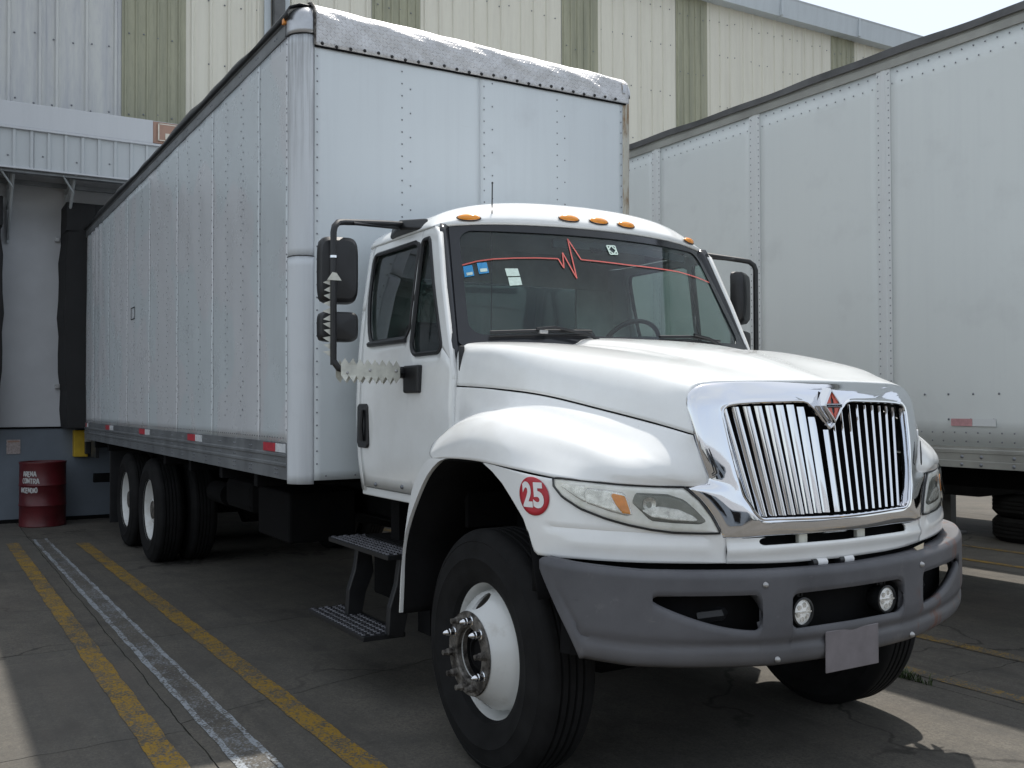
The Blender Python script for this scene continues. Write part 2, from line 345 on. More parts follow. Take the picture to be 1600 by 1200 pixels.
class MB:
    def __init__(s): s.V = []; s.F = []
    def add(s, V, F):
        n = len(s.V); s.V += [tuple(v) for v in V]; s.F += [tuple(i+n for i in f) for f in F]; return s
    def box(s, a, b):
        x0, y0, z0 = a; x1, y1, z1 = b
        V = [(x0, y0, z0), (x1, y0, z0), (x1, y1, z0), (x0, y1, z0), (x0, y0, z1), (x1, y0, z1), (x1, y1, z1), (x0, y1, z1)]
        return s.add(V, [(0, 3, 2, 1), (4, 5, 6, 7), (0, 1, 5, 4), (1, 2, 6, 5), (2, 3, 7, 6), (3, 0, 4, 7)])
    def tube(s, pts, rad, n=10, cap=True):
        pts = [Vector(p) for p in pts]; rings = []; up = None
        for i, p in enumerate(pts):
            t = (pts[min(i+1, len(pts)-1)] - pts[max(i-1, 0)]).normalized()
            if up is None: up = t.orthogonal().normalized()
            up = (up - t*up.dot(t)).normalized(); w = t.cross(up)
            rr = rad[i] if isinstance(rad, (list, tuple)) else rad
            rings.append([p + (up*math.cos(2*PI*k/n) + w*math.sin(2*PI*k/n))*rr for k in range(n)])
        V = [v for rg in rings for v in rg]; F = []
        for i in range(len(rings)-1):
            for k in range(n): F.append((i*n+k, i*n+(k+1) % n, (i+1)*n+(k+1) % n, (i+1)*n+k))
        if cap: F.append(tuple(range(n))[::-1]); F.append(tuple((len(rings)-1)*n+k for k in range(n)))
        return s.add(V, F)
    def cyl(s, c, ax, rad, h, n=16):
        c = Vector(c); ax = Vector(ax).normalized(); return s.tube([c, c+ax*h], rad, n)
    def lathe(s, c, prof, axis='y', n=64, sgn=1):
        # prof: (radius, offset along axis)
        V = []; F = []; c = Vector(c); m = len(prof)
        for k in range(n):
            a = 2*PI*k/n
            for (rr, o) in prof:
                if axis == 'y': V.append(c+Vector((rr*math.cos(a), o*sgn, rr*math.sin(a))))
                elif axis == 'z': V.append(c+Vector((rr*math.cos(a), rr*math.sin(a), o)))
                else: V.append(c+Vector((o*sgn, rr*math.cos(a), rr*math.sin(a))))
        for k in range(n):
            for i in range(m-1):
                q = (k*m+i, k*m+i+1, ((k+1) % n)*m+i+1, ((k+1) % n)*m+i)
                F.append(q if (sgn > 0) else q[::-1])
        return s.add(V, F)
    def prism(s, poly, axis, a, b):
        def P(p, t): return {'x': (t, p[0], p[1]), 'y': (p[0], t, p[1]), 'z': (p[0], p[1], t)}[axis]
        n = len(poly); V = [P(p, a) for p in poly]+[P(p, b) for p in poly]
        F = [tuple(range(n))[::-1], tuple(range(n, 2*n))]+[(i, (i+1) % n, n+(i+1) % n, n+i) for i in range(n)]
        return s.add(V, F)
    def mk(s, name, mat, parent=None, **k): return mk(name, s.V, s.F, mat, parent, **k)
def box(name, a, b, mat, parent=None, bevel=.004, **k): return MB().box(a, b).mk(name, mat, parent, bevel=bevel, **k)
def fixn(o):
    bm = bmesh.new(); bm.from_mesh(o.data); bmesh.ops.recalc_face_normals(bm, faces=bm.faces); bm.to_mesh(o.data); bm.free(); return o
def cr(p0, p1, p2, p3, t):
    return .5*((2*p1)+(p2-p0)*t+(2*p0-5*p1+4*p2-p3)*t*t+(3*p1-p0-3*p2+p3)*t**3)
def curve(pts, n):
    P = [Vector(p) for p in pts]; P = [2*P[0]-P[1]]+P+[2*P[-1]-P[-2]]; m = len(pts)-1; o = []
    for i in range(n+1):
        t = i/n*m; k = min(int(t), m-1); o.append(cr(P[k], P[k+1], P[k+2], P[k+3], t-k))
    return o
def patch(rows, nu, nv):
    A = [curve(rw, nu) for rw in rows]; G = [curve([a[i] for a in A], nv) for i in range(nu+1)]
    V = [p for g in G for p in g]; w = nv+1
    F = [(i*w+j, i*w+j+1, (i+1)*w+j+1, (i+1)*w+j) for i in range(nu) for j in range(nv)]
    return V, F
def mirror(V, F): return [(v[0], -v[1], v[2]) for v in V], [tuple(reversed(f)) for f in F]
def interp(x, X, Y):
    if x <= X[0]: return Y[0]
    for i in range(len(X)-1):
        if x <= X[i+1]: return Y[i]+(Y[i+1]-Y[i])*(x-X[i])/(X[i+1]-X[i])
    return Y[-1]
def rivets(name, pts, axis, rad, mat, parent, h=None, n=6):
    """small domed heads joined into one part; axis = outward unit vector"""
    b = MB(); ax = Vector(axis); a1 = ax.orthogonal().normalized(); a2 = ax.cross(a1); h = h or rad*.6
    for p in pts:
        p = Vector(p)
        V = [p+(a1*math.cos(2*PI*k/n)+a2*math.sin(2*PI*k/n))*rad for k in range(n)]
        V += [p+ax*h*.75+(a1*math.cos(2*PI*k/n)+a2*math.sin(2*PI*k/n))*rad*.65 for k in range(n)]+[p+ax*h]
        F = [(k, (k+1) % n, n+(k+1) % n, n+k) for k in range(n)]+[(n+k, n+(k+1) % n, 2*n) for k in range(n)]
        b.add(V, F)
    o = b.mk(name, mat, parent, smooth=True, ang=60); o['kind'] = 'stuff'; return fixn(o)
def ribbon(pts, w, nrm, mat_thick=.0008):
    """flat painted stroke along pts, width w, lying perpendicular to nrm(p)"""
    V = []; F = []; P = [Vector(p) for p in pts]
    for i, p in enumerate(P):
        t = (P[min(i+1, len(P)-1)]-P[max(i-1, 0)]).normalized(); s = t.cross(nrm(p)).normalized()*w/2
        V += [p-s, p+s]
    for i in range(len(P)-1): F.append((2*i, 2*i+1, 2*i+3, 2*i+2))
    return V, F

# ------------------------------------------------------------------ GROUND
g = mk('ground', [(-300, -300, -.05), (300, -300, -.05), (300, 300, -.05), (-300, 300, -.05)], [(0, 1, 2, 3)], 'concrete', origin=(0, 0, -.05))
g['kind'] = 'structure'
jb = mk('slab_joint_bed', [(-9.3, -14, -.04), (16, -14, -.04), (16, 32, -.04), (-9.3, 32, -.04)], [(0, 1, 2, 3)], 'joint', g)
def wob(a, seed, amp=.012):
    return amp*(math.sin(a*3.1+seed*1.7)+.6*math.sin(a*7.7+seed*2.9)+.5*math.sin(a*17+seed)+.35*math.sin(a*41+seed*3))
YJ = [-14, -6.1, -2.09, 1.70, 5.62, 9.8, 14, 22, 32]
XJ = {0: [-9.3, -5, -1, 3, 8, 16], 1: [-9.3, -4.9, -1.30, .90, 4.6, 9, 16], 2: [-9.3, -5.0, -1.38, .62, 4.6, 9, 16],
      3: [-9.3, -5.2, -1.5, 2.12, 5.8, 10, 16], 4: [-9.3, -5.1, -1.4, 2.3, 6, 11, 16], 5: [-9.3, -5, -1.3, 2.4, 7, 16], 6: [-9.3, -4, 2, 8, 16], 7: [-9.3, -4, 2, 8, 16]}
SKEW = {(2, 3): -.30, (1, 3): -.04, (3, 3): -.03, (2, 2): -.05}
def yj(i, x): return YJ[i] + (wob(x, i, .004) if 0 < i < len(YJ)-1 else 0)
def xj(rw, k, y):
    X = XJ[rw]
    if k in (0, len(X)-1): return X[k]
    y0 = YJ[rw]; return X[k] + SKEW.get((rw, k), 0)*(y-y0) + wob(y, rw*5+k, .016 if (rw, k) in SKEW else .008)
for rw in range(len(YJ)-1):
    X = XJ[rw]
    for k in range(len(X)-1):
        G = .0035; N = 60; E = []
        y0, y1 = YJ[rw], YJ[rw+1]
        for i in range(N):  # bottom edge, left->right
            x = X[k]+(X[k+1]-X[k])*i/N; yy = yj(rw, x)
            if i == 0: x = xj(rw, k, yy)
            E.append((x+(G if i == 0 else 0), yy+G))
        for i in range(N):
            y = y0+(y1-y0)*i/N
            if i == 0: y = yj(rw, X[k+1])+G
            E.append((xj(rw, k+1, y)-G, y))
        for i in range(N):
            x = X[k+1]-(X[k+1]-X[k])*i/N; yy = yj(rw+1, x)-G
            if i == 0: x = xj(rw, k+1, yy)-G
            E.append((x, yy))
        for i in range(N):
            y = y1-(y1-y0)*i/N
            if i == 0: y = yj(rw+1, X[k])-G
            E.append((xj(rw, k, y)+G, y))
        # drop points that fold back near corners
        cx = (X[k]+X[k+1])/2; cy = (y0+y1)/2; n = len(E)
        V = [(x, y, 0) for x, y in E] + [(cx+(x-cx)*1.0, y, -.045) for x, y in E]
        F = [tuple(range(n))]+[(i, n+i, n+(i+1) % n, (i+1) % n) for i in range(n)]
        mk('concrete_slab', V, F, 'concrete', g)
def line(name, x0, x1, y0, y1, w, mat, edge=.006, seed=0, z=.004):
    N = int((x1-x0)/.05); V = []; F = []
    for i in range(N+1):
        x = x0+(x1-x0)*i/N; yc = y0+(y1-y0)*i/N
        V += [(x, yc-w/2+wob(x*3, seed, edge*.5), z), (x, yc+w/2+wob(x*3.3, seed+4, edge*.5), z)]
    for i in range(N): F.append((2*i, 2*i+2, 2*i+3, 2*i+1))
    return mk(name, V, F, mat, g)
line('yellow_line', -7.05, 5.5, -2.30, -2.245, .13, 'yellow', seed=1)
line('yellow_line', -6.65, 5.5, -1.60, -1.48, .13, 'yellow', seed=2)
line('white_line', -7.3, 5.0, -2.055, -1.975, .035, 'whiteline', seed=3)
line('white_line', -7.3, 5.0, -1.925, -1.825, .03, 'whiteline', seed=4)
line('white_line', -7.3, 5.0, -1.99, -1.90, .12, 'whitefaint', seed=5, z=.003)
line('yellow_line', -7.0, 6.5, 1.87, 1.87, .12, 'yellow_worn', seed=6)
line('yellow_line', -7.0, 6.5, 2.69, 2.66, .12, 'yellow_worn', seed=7)
line('yellow_line', -7.0, 6.5, 5.98, 5.90, .10, 'yellow', seed=8)
line('yellow_line', -7.0, 6.5, 6.8, 6.8, .10, 'yellow_worn', seed=9)
# weed in the joint
wd = MB(); random.seed(3)
for i in range(170):
    a = random.uniform(0, 2*PI); x = 1.95+random.gauss(0, .10); y = 1.70+random.gauss(0, .012); h = random.uniform(.015, .06)
    dx, dy = math.cos(a)*h*.8, math.sin(a)*h*.8; w = .003
    px, py = -math.sin(a)*w, math.cos(a)*w
    wd.add([(x-px, y-py, 0), (x+px, y+py, 0), (x+dx*.5+px, y+dy*.5+py, h*.7), (x+dx*.5-px, y+dy*.5-py, h*.7), (x+dx, y+dy, h)], [(0, 1, 2, 3), (3, 2, 4)])
w_ = wd.mk('weed', 'grass', None, origin=(1.95, 1.70, 0)); w_['label'] = 'small tuft of green weed growing in the slab joint behind the front wheel'; w_['kind'] = 'stuff'; del w_['label']

# ------------------------------------------------------------------ WAREHOUSE
XW = -9.3
wh = root('warehouse', (XW, 0, 0), 'long warehouse with ribbed ivory cladding, greenish strips and a white loading dock wall', 'building')
ZB, ZT = 5.66, 9.72
GREEN = [(-.77, .13), (3.10, 3.98), (6.84, 7.66), (9.55, 10.37), (13.98, 14.74), (18.2, 19.0), (-6.6, -5.7)]
def clad(y0, y1, mat, pitch, rib, name, w=.030, xo=0, z0=ZB, z1=ZT):
    prof = [(y0, 0)]; y = y0+pitch*.35
    while y < y1-.06:
        prof += [(y-w, 0), (y-w*.45, rib), (y+w*.45, rib), (y+w, 0)]; y += pitch
    prof.append((y1, 0)); V = []; F = []
    for z in (z0, z1):
        for (yy, d) in prof: V.append((XW+.03+xo+d, yy, z))
    n = len(prof)
    for i in range(n-1): F.append((i, i+1, n+i+1, n+i))
    return mk(name, V, F, mat, wh, solid=.003, off=-1)
screws = []
def clad_run(a, b, mat, pitch, rib, sheet, name):
    n = max(1, round((b-a)/sheet)); d = (b-a)/n
    for i in range(n):
        y0 = a+i*d; clad(y0, y0+d-.002, mat, pitch, rib, name, xo=(.004 if i % 2 else 0), z0=ZB-.01*(i % 2))
        for z in (ZB+.13, ZB+1.05, ZB+2.0, ZB+3.0, ZT-.35):
            for k in range(4): screws.append((XW+.04, y0+.09+k*d/4+random.uniform(-.02, .02), z+random.uniform(-.04, .04)))
gs = sorted(GREEN)
clad_run(-14, gs[0][0], 'ivory', .27, .028, .9, 'cladding_sheet')
for i, (a, b) in enumerate(gs):
    clad(a, b, 'green', .15, .022, 'translucent_sheet', w=.022, xo=.012)
    for z in (ZB+.15, ZB+1.3, ZB+2.5, ZT-.4):
        for k in range(4): screws.append((XW+.056, a+.1+k*.2, z+random.uniform(-.03, .03)))
    nb = gs[i+1][0] if i+1 < len(gs) else 24
    if i == 0: clad_run(b, nb, 'weathered', .385, .035, .95, 'cladding_sheet')
    else: clad_run(b, nb, 'ivory', .27, .028, .92, 'cladding_sheet')
rivets('cladding_screw', screws, (1, 0, 0), .014, 'rivet', wh, h=.012)
box('upper_wall_backing', (XW-.3, -14, ZB-.05), (XW+.02, 24, ZT+.2), 'eave', wh)
# eave fascia in lengths
for i in range(16):
    y0 = -14+i*2.38; z0 = 9.70
    o = MB().prism([(XW+.02, z0), (XW+.30, z0-.02), (XW+.34, z0+.36), (XW+.36, z0+.40), (XW+.02, z0+.46)], 'y', y0, y0+2.36).mk('eave_flashing', 'eave', wh, bevel=.004); fixn(o)
for i in range(16):
    y0 = -14+i*2.38
    box('eave_joint', (XW+.30, y0-.04, 9.69), (XW+.365, y0+.02, 10.1), 'eave', wh, bevel=.003)
box('roof_slab', (XW-8, -14, 9.95), (XW+.05, 24, 10.05), 'eave', wh)
# downpipe
b = MB(); b.box((XW+.05, 1.42, ZB), (XW+.20, 1.60, 9.8))
b.mk('downpipe', 'darkrail', wh, bevel=.02)
box('downpipe_flashing', (XW+.05, 1.30, ZB), (XW+.09, 1.40, 9.7), 'eave', wh); box('downpipe_flashing', (XW+.05, 1.62, ZB), (XW+.09, 1.70, 9.7), 'eave', wh)
# canopy: flat white beam over ribbed sheet, brackets beneath
XC = -8.1
box('canopy_beam', (XC-.05, -14, 5.12), (XC, -.555, 5.43), 'fascia', wh, bevel=.006)
box('canopy_beam', (XC-.05, -.05, 5.12), (XC, 24, 5.43), 'fascia', wh, bevel=.006)
box('canopy_beam_panel', (XC-.06, -.553, 5.13), (XC-.008, -.052, 5.42), 'brown', wh, bevel=.002)
box('canopy_top', (XW+.03, -14, 5.40), (XC-.05, 24, 5.44), 'canopy', wh)
box('canopy_drip_edge', (XC-.02, -14, 5.085), (XC+.025, 24, 5.115), 'fascia', wh, bevel=.004)
def ribband(y0, y1):
    prof = []; y = y0
    while y < y1:
        prof += [(y, 0), (y+.145, 0), (y+.155, .022), (y+.185, .022), (y+.195, 0)]; y += .2
    V = []; F = []; n = len(prof)
    for z in (4.61, 5.083):
        for yy, d in prof: V.append((XC-.02+d, yy, z))
    for i in range(n-1): F.append((i, i+1, n+i+1, n+i))
    return mk('canopy_sheet', V, F, 'canopy', wh, solid=.004)
y = -14.0
while y < 24: ribband(y, y+1.99); y += 2.0
box('canopy_bottom_edge', (XC-.03, -14, 4.585), (XC+.012, 24, 4.608), 'fascia', wh, bevel=.003)
rivets('canopy_screw', [(XC-.015, -13.9+.4*i, 4.76+.015*math.sin(i*3)) for i in range(94)], (1, 0, 0), .013, 'rivet', wh)
for yb in (-5.6, -4.2, -2.85, -2.22, -1.50, .9, 2.3, 3.7, 5.1, 6.5, 7.9, 9.3):
    b = MB()
    b.tube([(XC-.05, yb, 4.60), (XW+.06, yb, 4.55)], .022, 6); b.tube([(XC-.25, yb, 4.57), (XW+.06, yb, 3.85)], .020, 6)
    b.tube([(XW+.05, yb, 3.8), (XW+.05, yb, 5.3)], .022, 6); b.tube([(XC-.6, yb, 4.58), (XW+.06, yb, 4.25)], .014, 6)
    b.tube([(XC-.06, yb-.16, 4.57), (XC-.30, yb, 4.40)], .014, 6)
    b.mk('canopy_bracket', 'canopy', wh)
box('canopy_purlin', (XC-.16, -14, 4.55), (XC-.06, 24, 4.60), 'rail', wh)
box('canopy_purlin', (XW+.30, -14, 4.56), (XW+.36, 24, 4.62), 'rail', wh)
# dock wall
box('dock_wall', (XW-.25, -14, 1.28), (XW, 24, ZB), 'wall', wh)
box('dock_wall_base', (XW-.25, -14, -.04), (XW+.03, 24, 1.275), 'wallblue', wh)
box('base_gap', (XW+.02, -14, -.02), (XW+.06, 24, .05), 'dark', wh)
box('dock_ledge', (XW+.0, -14, 1.277), (XW+.05, 24, 1.30), 'dark', wh)
def shelter(yc):
    b = MB(); w = 1.54
    for s in (-1, 1):
        V = []; F = []; N = 12
        for i in range(N+1):
            z = 1.28+(4.33-1.28)*i/N; bu = .05*math.sin(i/N*PI)+.012*math.sin(i*2.3)
            V += [(XW+.002, yc+s*(w+bu), z), (XW+.55, yc+s*(w-.03+bu), z), (XW+.62, yc+s*(w-.35), z), (XW+.002, yc+s*(w-.4), z)]
        for i in range(N):
            for k in range(4): F.append((4*i+k, 4*i+(k+1) % 4, 4*i+4+(k+1) % 4, 4*i+4+k))
        F += [(0, 1, 2, 3), tuple(4*N+k for k in range(4))]
        b.add(V, F)
    b.box((XW+.002, yc-w-.01, 3.95), (XW+.58, yc+w+.01, 4.34))
    return fixn(b.mk('dock_shelter', 'shelter', wh, bevel=.012))
for yc in (0, -3.86, 4.2, 8.4): shelter(yc)
for yc in (0, -3.86, 4.2, 8.4):
    box('dock_door', (XW+.002, yc-1.1, 1.30), (XW+.02, yc+1.1, 3.9), 'dark', wh)
for yc, zc in ((-1.59, 1.86), (-2.32, 1.86), (-1.60, 3.9)): box('wall_bracket', (XW, yc-.03, zc-.03), (XW+.06, yc+.03, zc+.03), 'steel', wh)
for s in (-1, 1):
    box('dock_buffer', (XW+.03, s*1.30-.09, .88), (XW+.20, s*1.30+.09, 1.25), 'dockyellow', wh, bevel=.01)
    box('dock_buffer_pad', (XW+.205, s*1.22-.04, .92), (XW+.27, s*1.22+.04, 1.22), 'black', wh, bevel=.01)
# framed brown sign on the beam
sg = root('dock_number_sign', (XC+.002, -.30, 5.14), 'brown dock sign with cream border on the canopy beam above the truck roof', 'sign')
box('sign_board', (XC+.004, -.50, 5.16), (XC+.016, -.08, 5.40), 'brown', sg, bevel=.002)
for a, b2 in (((-.49, 5.385), (-.09, 5.397)), ((-.49, 5.163), (-.09, 5.175)), ((-.495, 5.165), (-.478, 5.395)), ((-.1, 5.165), (-.085, 5.395))):
    box('sign_border', (XC+.017, a[0], a[1]), (XC+.021, b2[0], b2[1]), 'cream', sg, bevel=0)
box('sign_figure', (XC+.017, -.40, 5.19), (XC+.022, -.24, 5.27), 'cream', sg, bevel=.001)
# notice on the base wall
nb_ = root('notice', (XW+.035, -2.12, .93), 'small faded paper notice on the blue grey wall above the drum', 'notice')
box('notice_sheet', (XW+.032, -2.215, .935), (XW+.040, -2.045, 1.13), 'notice', nb_, bevel=.001)
box('notice_heading', (XW+.0405, -2.20, 1.095), (XW+.042, -2.06, 1.115), 'brown', nb_, bevel=0)

# drum with hand painted words
dr = root('drum', (-8.80, -1.81, 0), 'dark red steel drum with hand painted ARENA CONTRA INCENDIO by the dock wall', 'drum')
R_ = .285
prof = [(0, .012), (R_-.015, .012), (R_, 0), (R_+.006, .012), (R_, .03)]
for zc in (.28, .545):
    prof += [(R_, zc-.018), (R_+.004, zc-.012), (R_+.009, zc), (R_+.004, zc+.012), (R_, zc+.018)]
prof += [(R_, .82), (R_+.007, .835), (R_+.004, .85), (R_-.012, .845), (R_-.02, .83), (0, .83)]
MB().lathe((-8.8, -1.81, 0), prof, 'z', 48).mk('drum_body', 'drum', dr, smooth=True, ang=40)
FONT = {'A': [[(0, 0), (.3, 1), (.42, 1), (.75, 0)], [(.14, .38), (.62, .38)]], 'R': [[(0, 0), (0, 1), (.5, .95), (.58, .72), (.45, .5), (0, .45)], [(.25, .45), (.65, 0)]],
        'E': [[(.55, 1), (0, 1), (0, 0), (.58, 0)], [(0, .52), (.45, .52)]], 'N': [[(0, 0), (0, 1), (.6, 0), (.6, 1)]],
        'C': [[(.58, .85), (.35, 1), (.08, .85), (0, .5), (.1, .12), (.35, 0), (.58, .12)]], 'O': [[(.3, 1), (.05, .8), (0, .45), (.12, .08), (.35, 0), (.58, .15), (.62, .6), (.5, .92), (.3, 1)]],
        'T': [[(0, 1), (.7, .97)], [(.35, 1), (.33, 0)]], 'I': [[(0, 0), (.02, 1)]], 'D': [[(0, 0), (0, 1), (.35, .93), (.58, .6), (.5, .2), (.3, .02), (0, 0)]], 'F': [[(.5, 1), (0, 1), (0, 0)], [(0, .52), (.42, .52)]]}
ADV = {'I': .28, 'T': .92, 'A': .95, 'N': .85, 'O': .86, 'D': .84}
random.seed(11)
def word(txt, a0, z0, h, parent):
    """strokes bent round the drum; a0 = start angle, measured from +x towards +y"""
    s = 0
    for ch in txt:
        b = MB(); j = random.uniform(-.006, .006)
        for st in FONT[ch]:
            pts = []
            for i in range(len(st)-1):
                for k in range(4):
                    pts.append((st[i][0]+(st[i+1][0]-st[i][0])*k/4, st[i][1]+(st[i+1][1]-st[i][1])*k/4))
            pts.append(st[-1]); P3 = []
            for (px, pz) in pts:
                a = a0+(s+px*h*.72)/R_
                P3.append(Vector((-8.8+(R_+.0035)*math.cos(a), -1.81+(R_+.0035)*math.sin(a), z0+pz*h+j)))
            b.add(*ribbon(P3, random.uniform(.012, .015), lambda p: Vector((p.x+8.8, p.y+1.81, 0)).normalized()))
        o = b.mk('letter', 'brushpaint', parent, solid=.001, off=0)
        s += ADV.get(ch, .78)*h*.72
word('ARENA', -1.02, .668, .062, dr); word('CONTRA', -1.05, .576, .064, dr); word('INCENDIO', -1.16, .455, .062, dr)

# ------------------------------------------------------------------ unseen warehouse and trailers, added behind the camera for the chrome to reflect
ow = root('reflected_warehouse', (36, 0, 0), 'long grey warehouse added unseen across the yard for the chrome to reflect', 'building')
box('wall', (36, -45, 0), (44, 45, 4.6), 'wallblue', ow); box('upper_wall', (36.05, -45, 4.62), (44, 45, 7.2), 'wall', ow)
for k in range(14): box('dock_door', (35.9, -42+k*6.2, 1.1), (35.99, -39+k*6.2, 4.1), 'dark', ow)
for xx, yy, zz, lb in ((27, -18, 3.9, 'first of two unseen trailers side by side, added for the chrome to reflect'), (27, -12, 3.9, 'second of two unseen trailers side by side, added for the chrome to reflect'), (29, 9, 3.6, 'lower unseen trailer set deepest, added for the chrome to reflect'), (28, 15, 3.9, 'taller unseen trailer last in the row, added for the chrome to reflect')):
    t_ = root('reflected_trailer', (xx+4, yy, 0), lb, 'trailer', 'unseen trailers added for chrome reflections')
    box('cargo_body', (xx, yy-1.3, 1.1), (xx+9, yy+1.3, zz), 'trailer', t_); box('chassis', (xx+.5, yy-1, .3), (xx+8.5, yy+1, 1.1), 'dark', t_)

# ------------------------------------------------------------------ TRAILERS ON THE RIGHT
def trailer(yf, x0, x1, parent_label, full=True):
    t = root('semi_trailer', ((x0+x1)/2, yf+1.3, 0), parent_label, 'trailer', None)
    zb, zs, zt = 1.155, 1.30, 4.10
    joints = [-1.79+1.335*k for k in range(-6, 8)] if full else [-1.2+1.335*k for k in range(-5, 4)]
    joints = [j for j in joints if x0+.3 < j < x1-.2]
    ed = [x0]+joints+[x1]
    for a, b in zip(ed[:-1], ed[1:]):
        V = []; F = []; NX, NZ = 12, 16
        for i in range(NX+1):
            for k in range(NZ+1):
                x = a+.028+(b-a-.056)*i/NX; z = zs+(zt-zs)*k/NZ
                d = .0035*math.sin(PI*i/NX)*math.sin(PI*k/NZ)*(1+.6*math.sin(a*3))+.0012*math.sin(x*5+z*2+a)
                V.append((x, yf-d, z))
        for i in range(NX):
            for k in range(NZ): q = i*(NZ+1)+k; F.append((q, q+NZ+1, q+NZ+2, q+1))
        mk('side_sheet', V, F, 'trailer', t, smooth=True, solid=.004, off=-1)
    for j in joints:
        b = MB(); b.prism([(j-.062, yf+.004), (j-.062, yf-.004), (j-.022, yf-.005), (j-.016, yf-.010), (j+.016, yf-.010), (j+.022, yf-.005), (j+.062, yf-.004), (j+.062, yf+.004)], 'z', zs+.002, zt-.002)
        fixn(b.mk('side_post', 'trailpost', t))
    P = []
    for j in joints:
        z = zs+.07
        while z < zt-.04:
            P += [(j-.046, yf-.004, z), (j+.046, yf-.004, z)]; z += .056
    x = x0+.05
    while x < x1:
        P += [(x, yf-.004, zt-.05), (x+.04, yf-.004, zt-.13), (x, yf-.004, zs+.035), (x, yf-.004, zs+.095)]; x += .088
    rivets('panel_rivet', P, (0, -1, 0), .0065, 'rivetpale', t)
    # top rail
    b = MB(); b.prism([(yf+.05, zt-.01), (yf-.014, zt-.012), (yf-.014, zt+.045), (yf-.004, zt+.05), (yf-.004, zt+.075), (yf+.05, zt+.08)], 'x', x0, x1); fixn(b.mk('top_rail', 'trail_rail', t))
    b = MB(); V = []
    for i in range(int((x1-x0)/.1)+1):
        x = x0+i*.1; dz = .006*math.sin(x*2.3)+.004*math.sin(x*7)
        V += [(x, yf-.018, zt+.066+dz*.5), (x, yf-.02, zt+.112+dz), (x, yf+.2, zt+.135+dz)]
    F = []
    for i in range(len(V)//3-1):
        for k in range(2): F.append((3*i+k, 3*i+3+k, 3*i+4+k, 3*i+1+k))
    fixn(mk('roof_edge', V, F, 'darkrail', t, solid=.012))
    box('roof_sheet', (x0, yf+.02, zt+.09), (x1, yf+2.58, zt+.12), 'trailer', t)
    # bottom rail
    b = MB(); b.prism([(yf+.03, zb), (yf-.022, zb), (yf-.022, zb+.045), (yf-.018, zb+.048), (yf-.018, zb+.097), (yf-.022, zb+.10), (yf-.022, zb+.122), (yf-.012, zb+.13), (yf-.012, zs+.002), (yf+.03, zs+.002)], 'x', x0, x1)
    fixn(b.mk('bottom_rail', 'trail_rail', t))
    P = []; x = x0+.15; k = 0
    while x < x1:
        P += [(x, yf-.018, zb+.075), (x, yf-.022, zb+.022)]; x += (.145 if k % 2 == 0 else .235); k += 1
    rivets('rail_bolt', P, (0, -1, 0), .014, 'rivetpale', t)
    P = [(1.40+.17*i, yf-.003, zs+.185) for i in range(3)]+[(1.02+.19*i+.0, yf-.003, 1.66) for i in range(6)]
    if full:
        rivets('marker_rivet', P, (0, -1, 0), .009, 'rivet', t)
        box('reflector_strip', (1.425, yf-.012, 1.440), (1.585, yf-.0075, 1.49), 'fadedred', t, bevel=0)
        box('reflector_strip', (1.588, yf-.012, 1.440), (1.76, yf-.0075, 1.49), 'trailpost', t, bevel=0)
    box('far_side', (x0, yf+2.57, zb), (x1, yf+2.60, zt+.1), 'trailer', t)
    box('floor', (x0, yf+.03, zb+.02), (x1, yf+2.57, zb+.14), 'dark', t)
    box('front_wall', (x1-.03, yf+.03, zb+.14), (x1, yf+2.57, zt+.09), 'trailer', t)
    box('rear_doors', (x0, yf+.03, zb+.14), (x0+.03, yf+2.57, zt+.09), 'trailer', t)
    return t
tr = trailer(2.95, -8.9, 3.6, 'pale riveted box trailer parked right of the white truck, nearest the camera')
for yy in (3.5, 5.0):
    for xx in (-7.6, -6.3): MB().lathe((xx, yy, .52), [(.28, -.14), (.5, -.14), (.53, -.1), (.53, .1), (.5, .14), (.28, .14), (.27, -.14)], 'y', 32).mk('wheel', 'rubber', tr, smooth=True)
box('chassis_beam', (-8.5, 3.75, .95), (3.2, 3.85, 1.16), 'dark', tr); box('chassis_beam', (-8.5, 4.65, .95), (3.2, 4.75, 1.16), 'dark', tr)
t2 = trailer(7.05, -8.9, .6, 'second box trailer further right, seen only as dark underside and a leg', False)
for yy in (7.62, 9.1):
    b = MB(); b.box((-1.99, yy-.055, .05), (-1.87, yy+.055, 1.16)); b.box((-2.09, yy-.12, 0), (-1.77, yy+.12, .035)); b.mk('landing_leg', 'darkrail', t2, bevel=.006)
b = MB(); b.prism([(-8.4, 1.15), (-8.4, .48), (-1.35, .50), (-.3, .68), (.3, .70), (.3, 1.15)], 'y', 7.35, 7.40); fixn(b.mk('side_skirt', 'dark', t2))
for yy in (7.6, 9.1):
    for xx in (-7.6, -6.3): MB().lathe((xx, yy, .52), [(.28, -.14), (.5, -.14), (.53, -.1), (.53, .1), (.5, .14), (.28, .14), (.27, -.14)], 'y', 32).mk('wheel', 'rubber', t2, smooth=True)
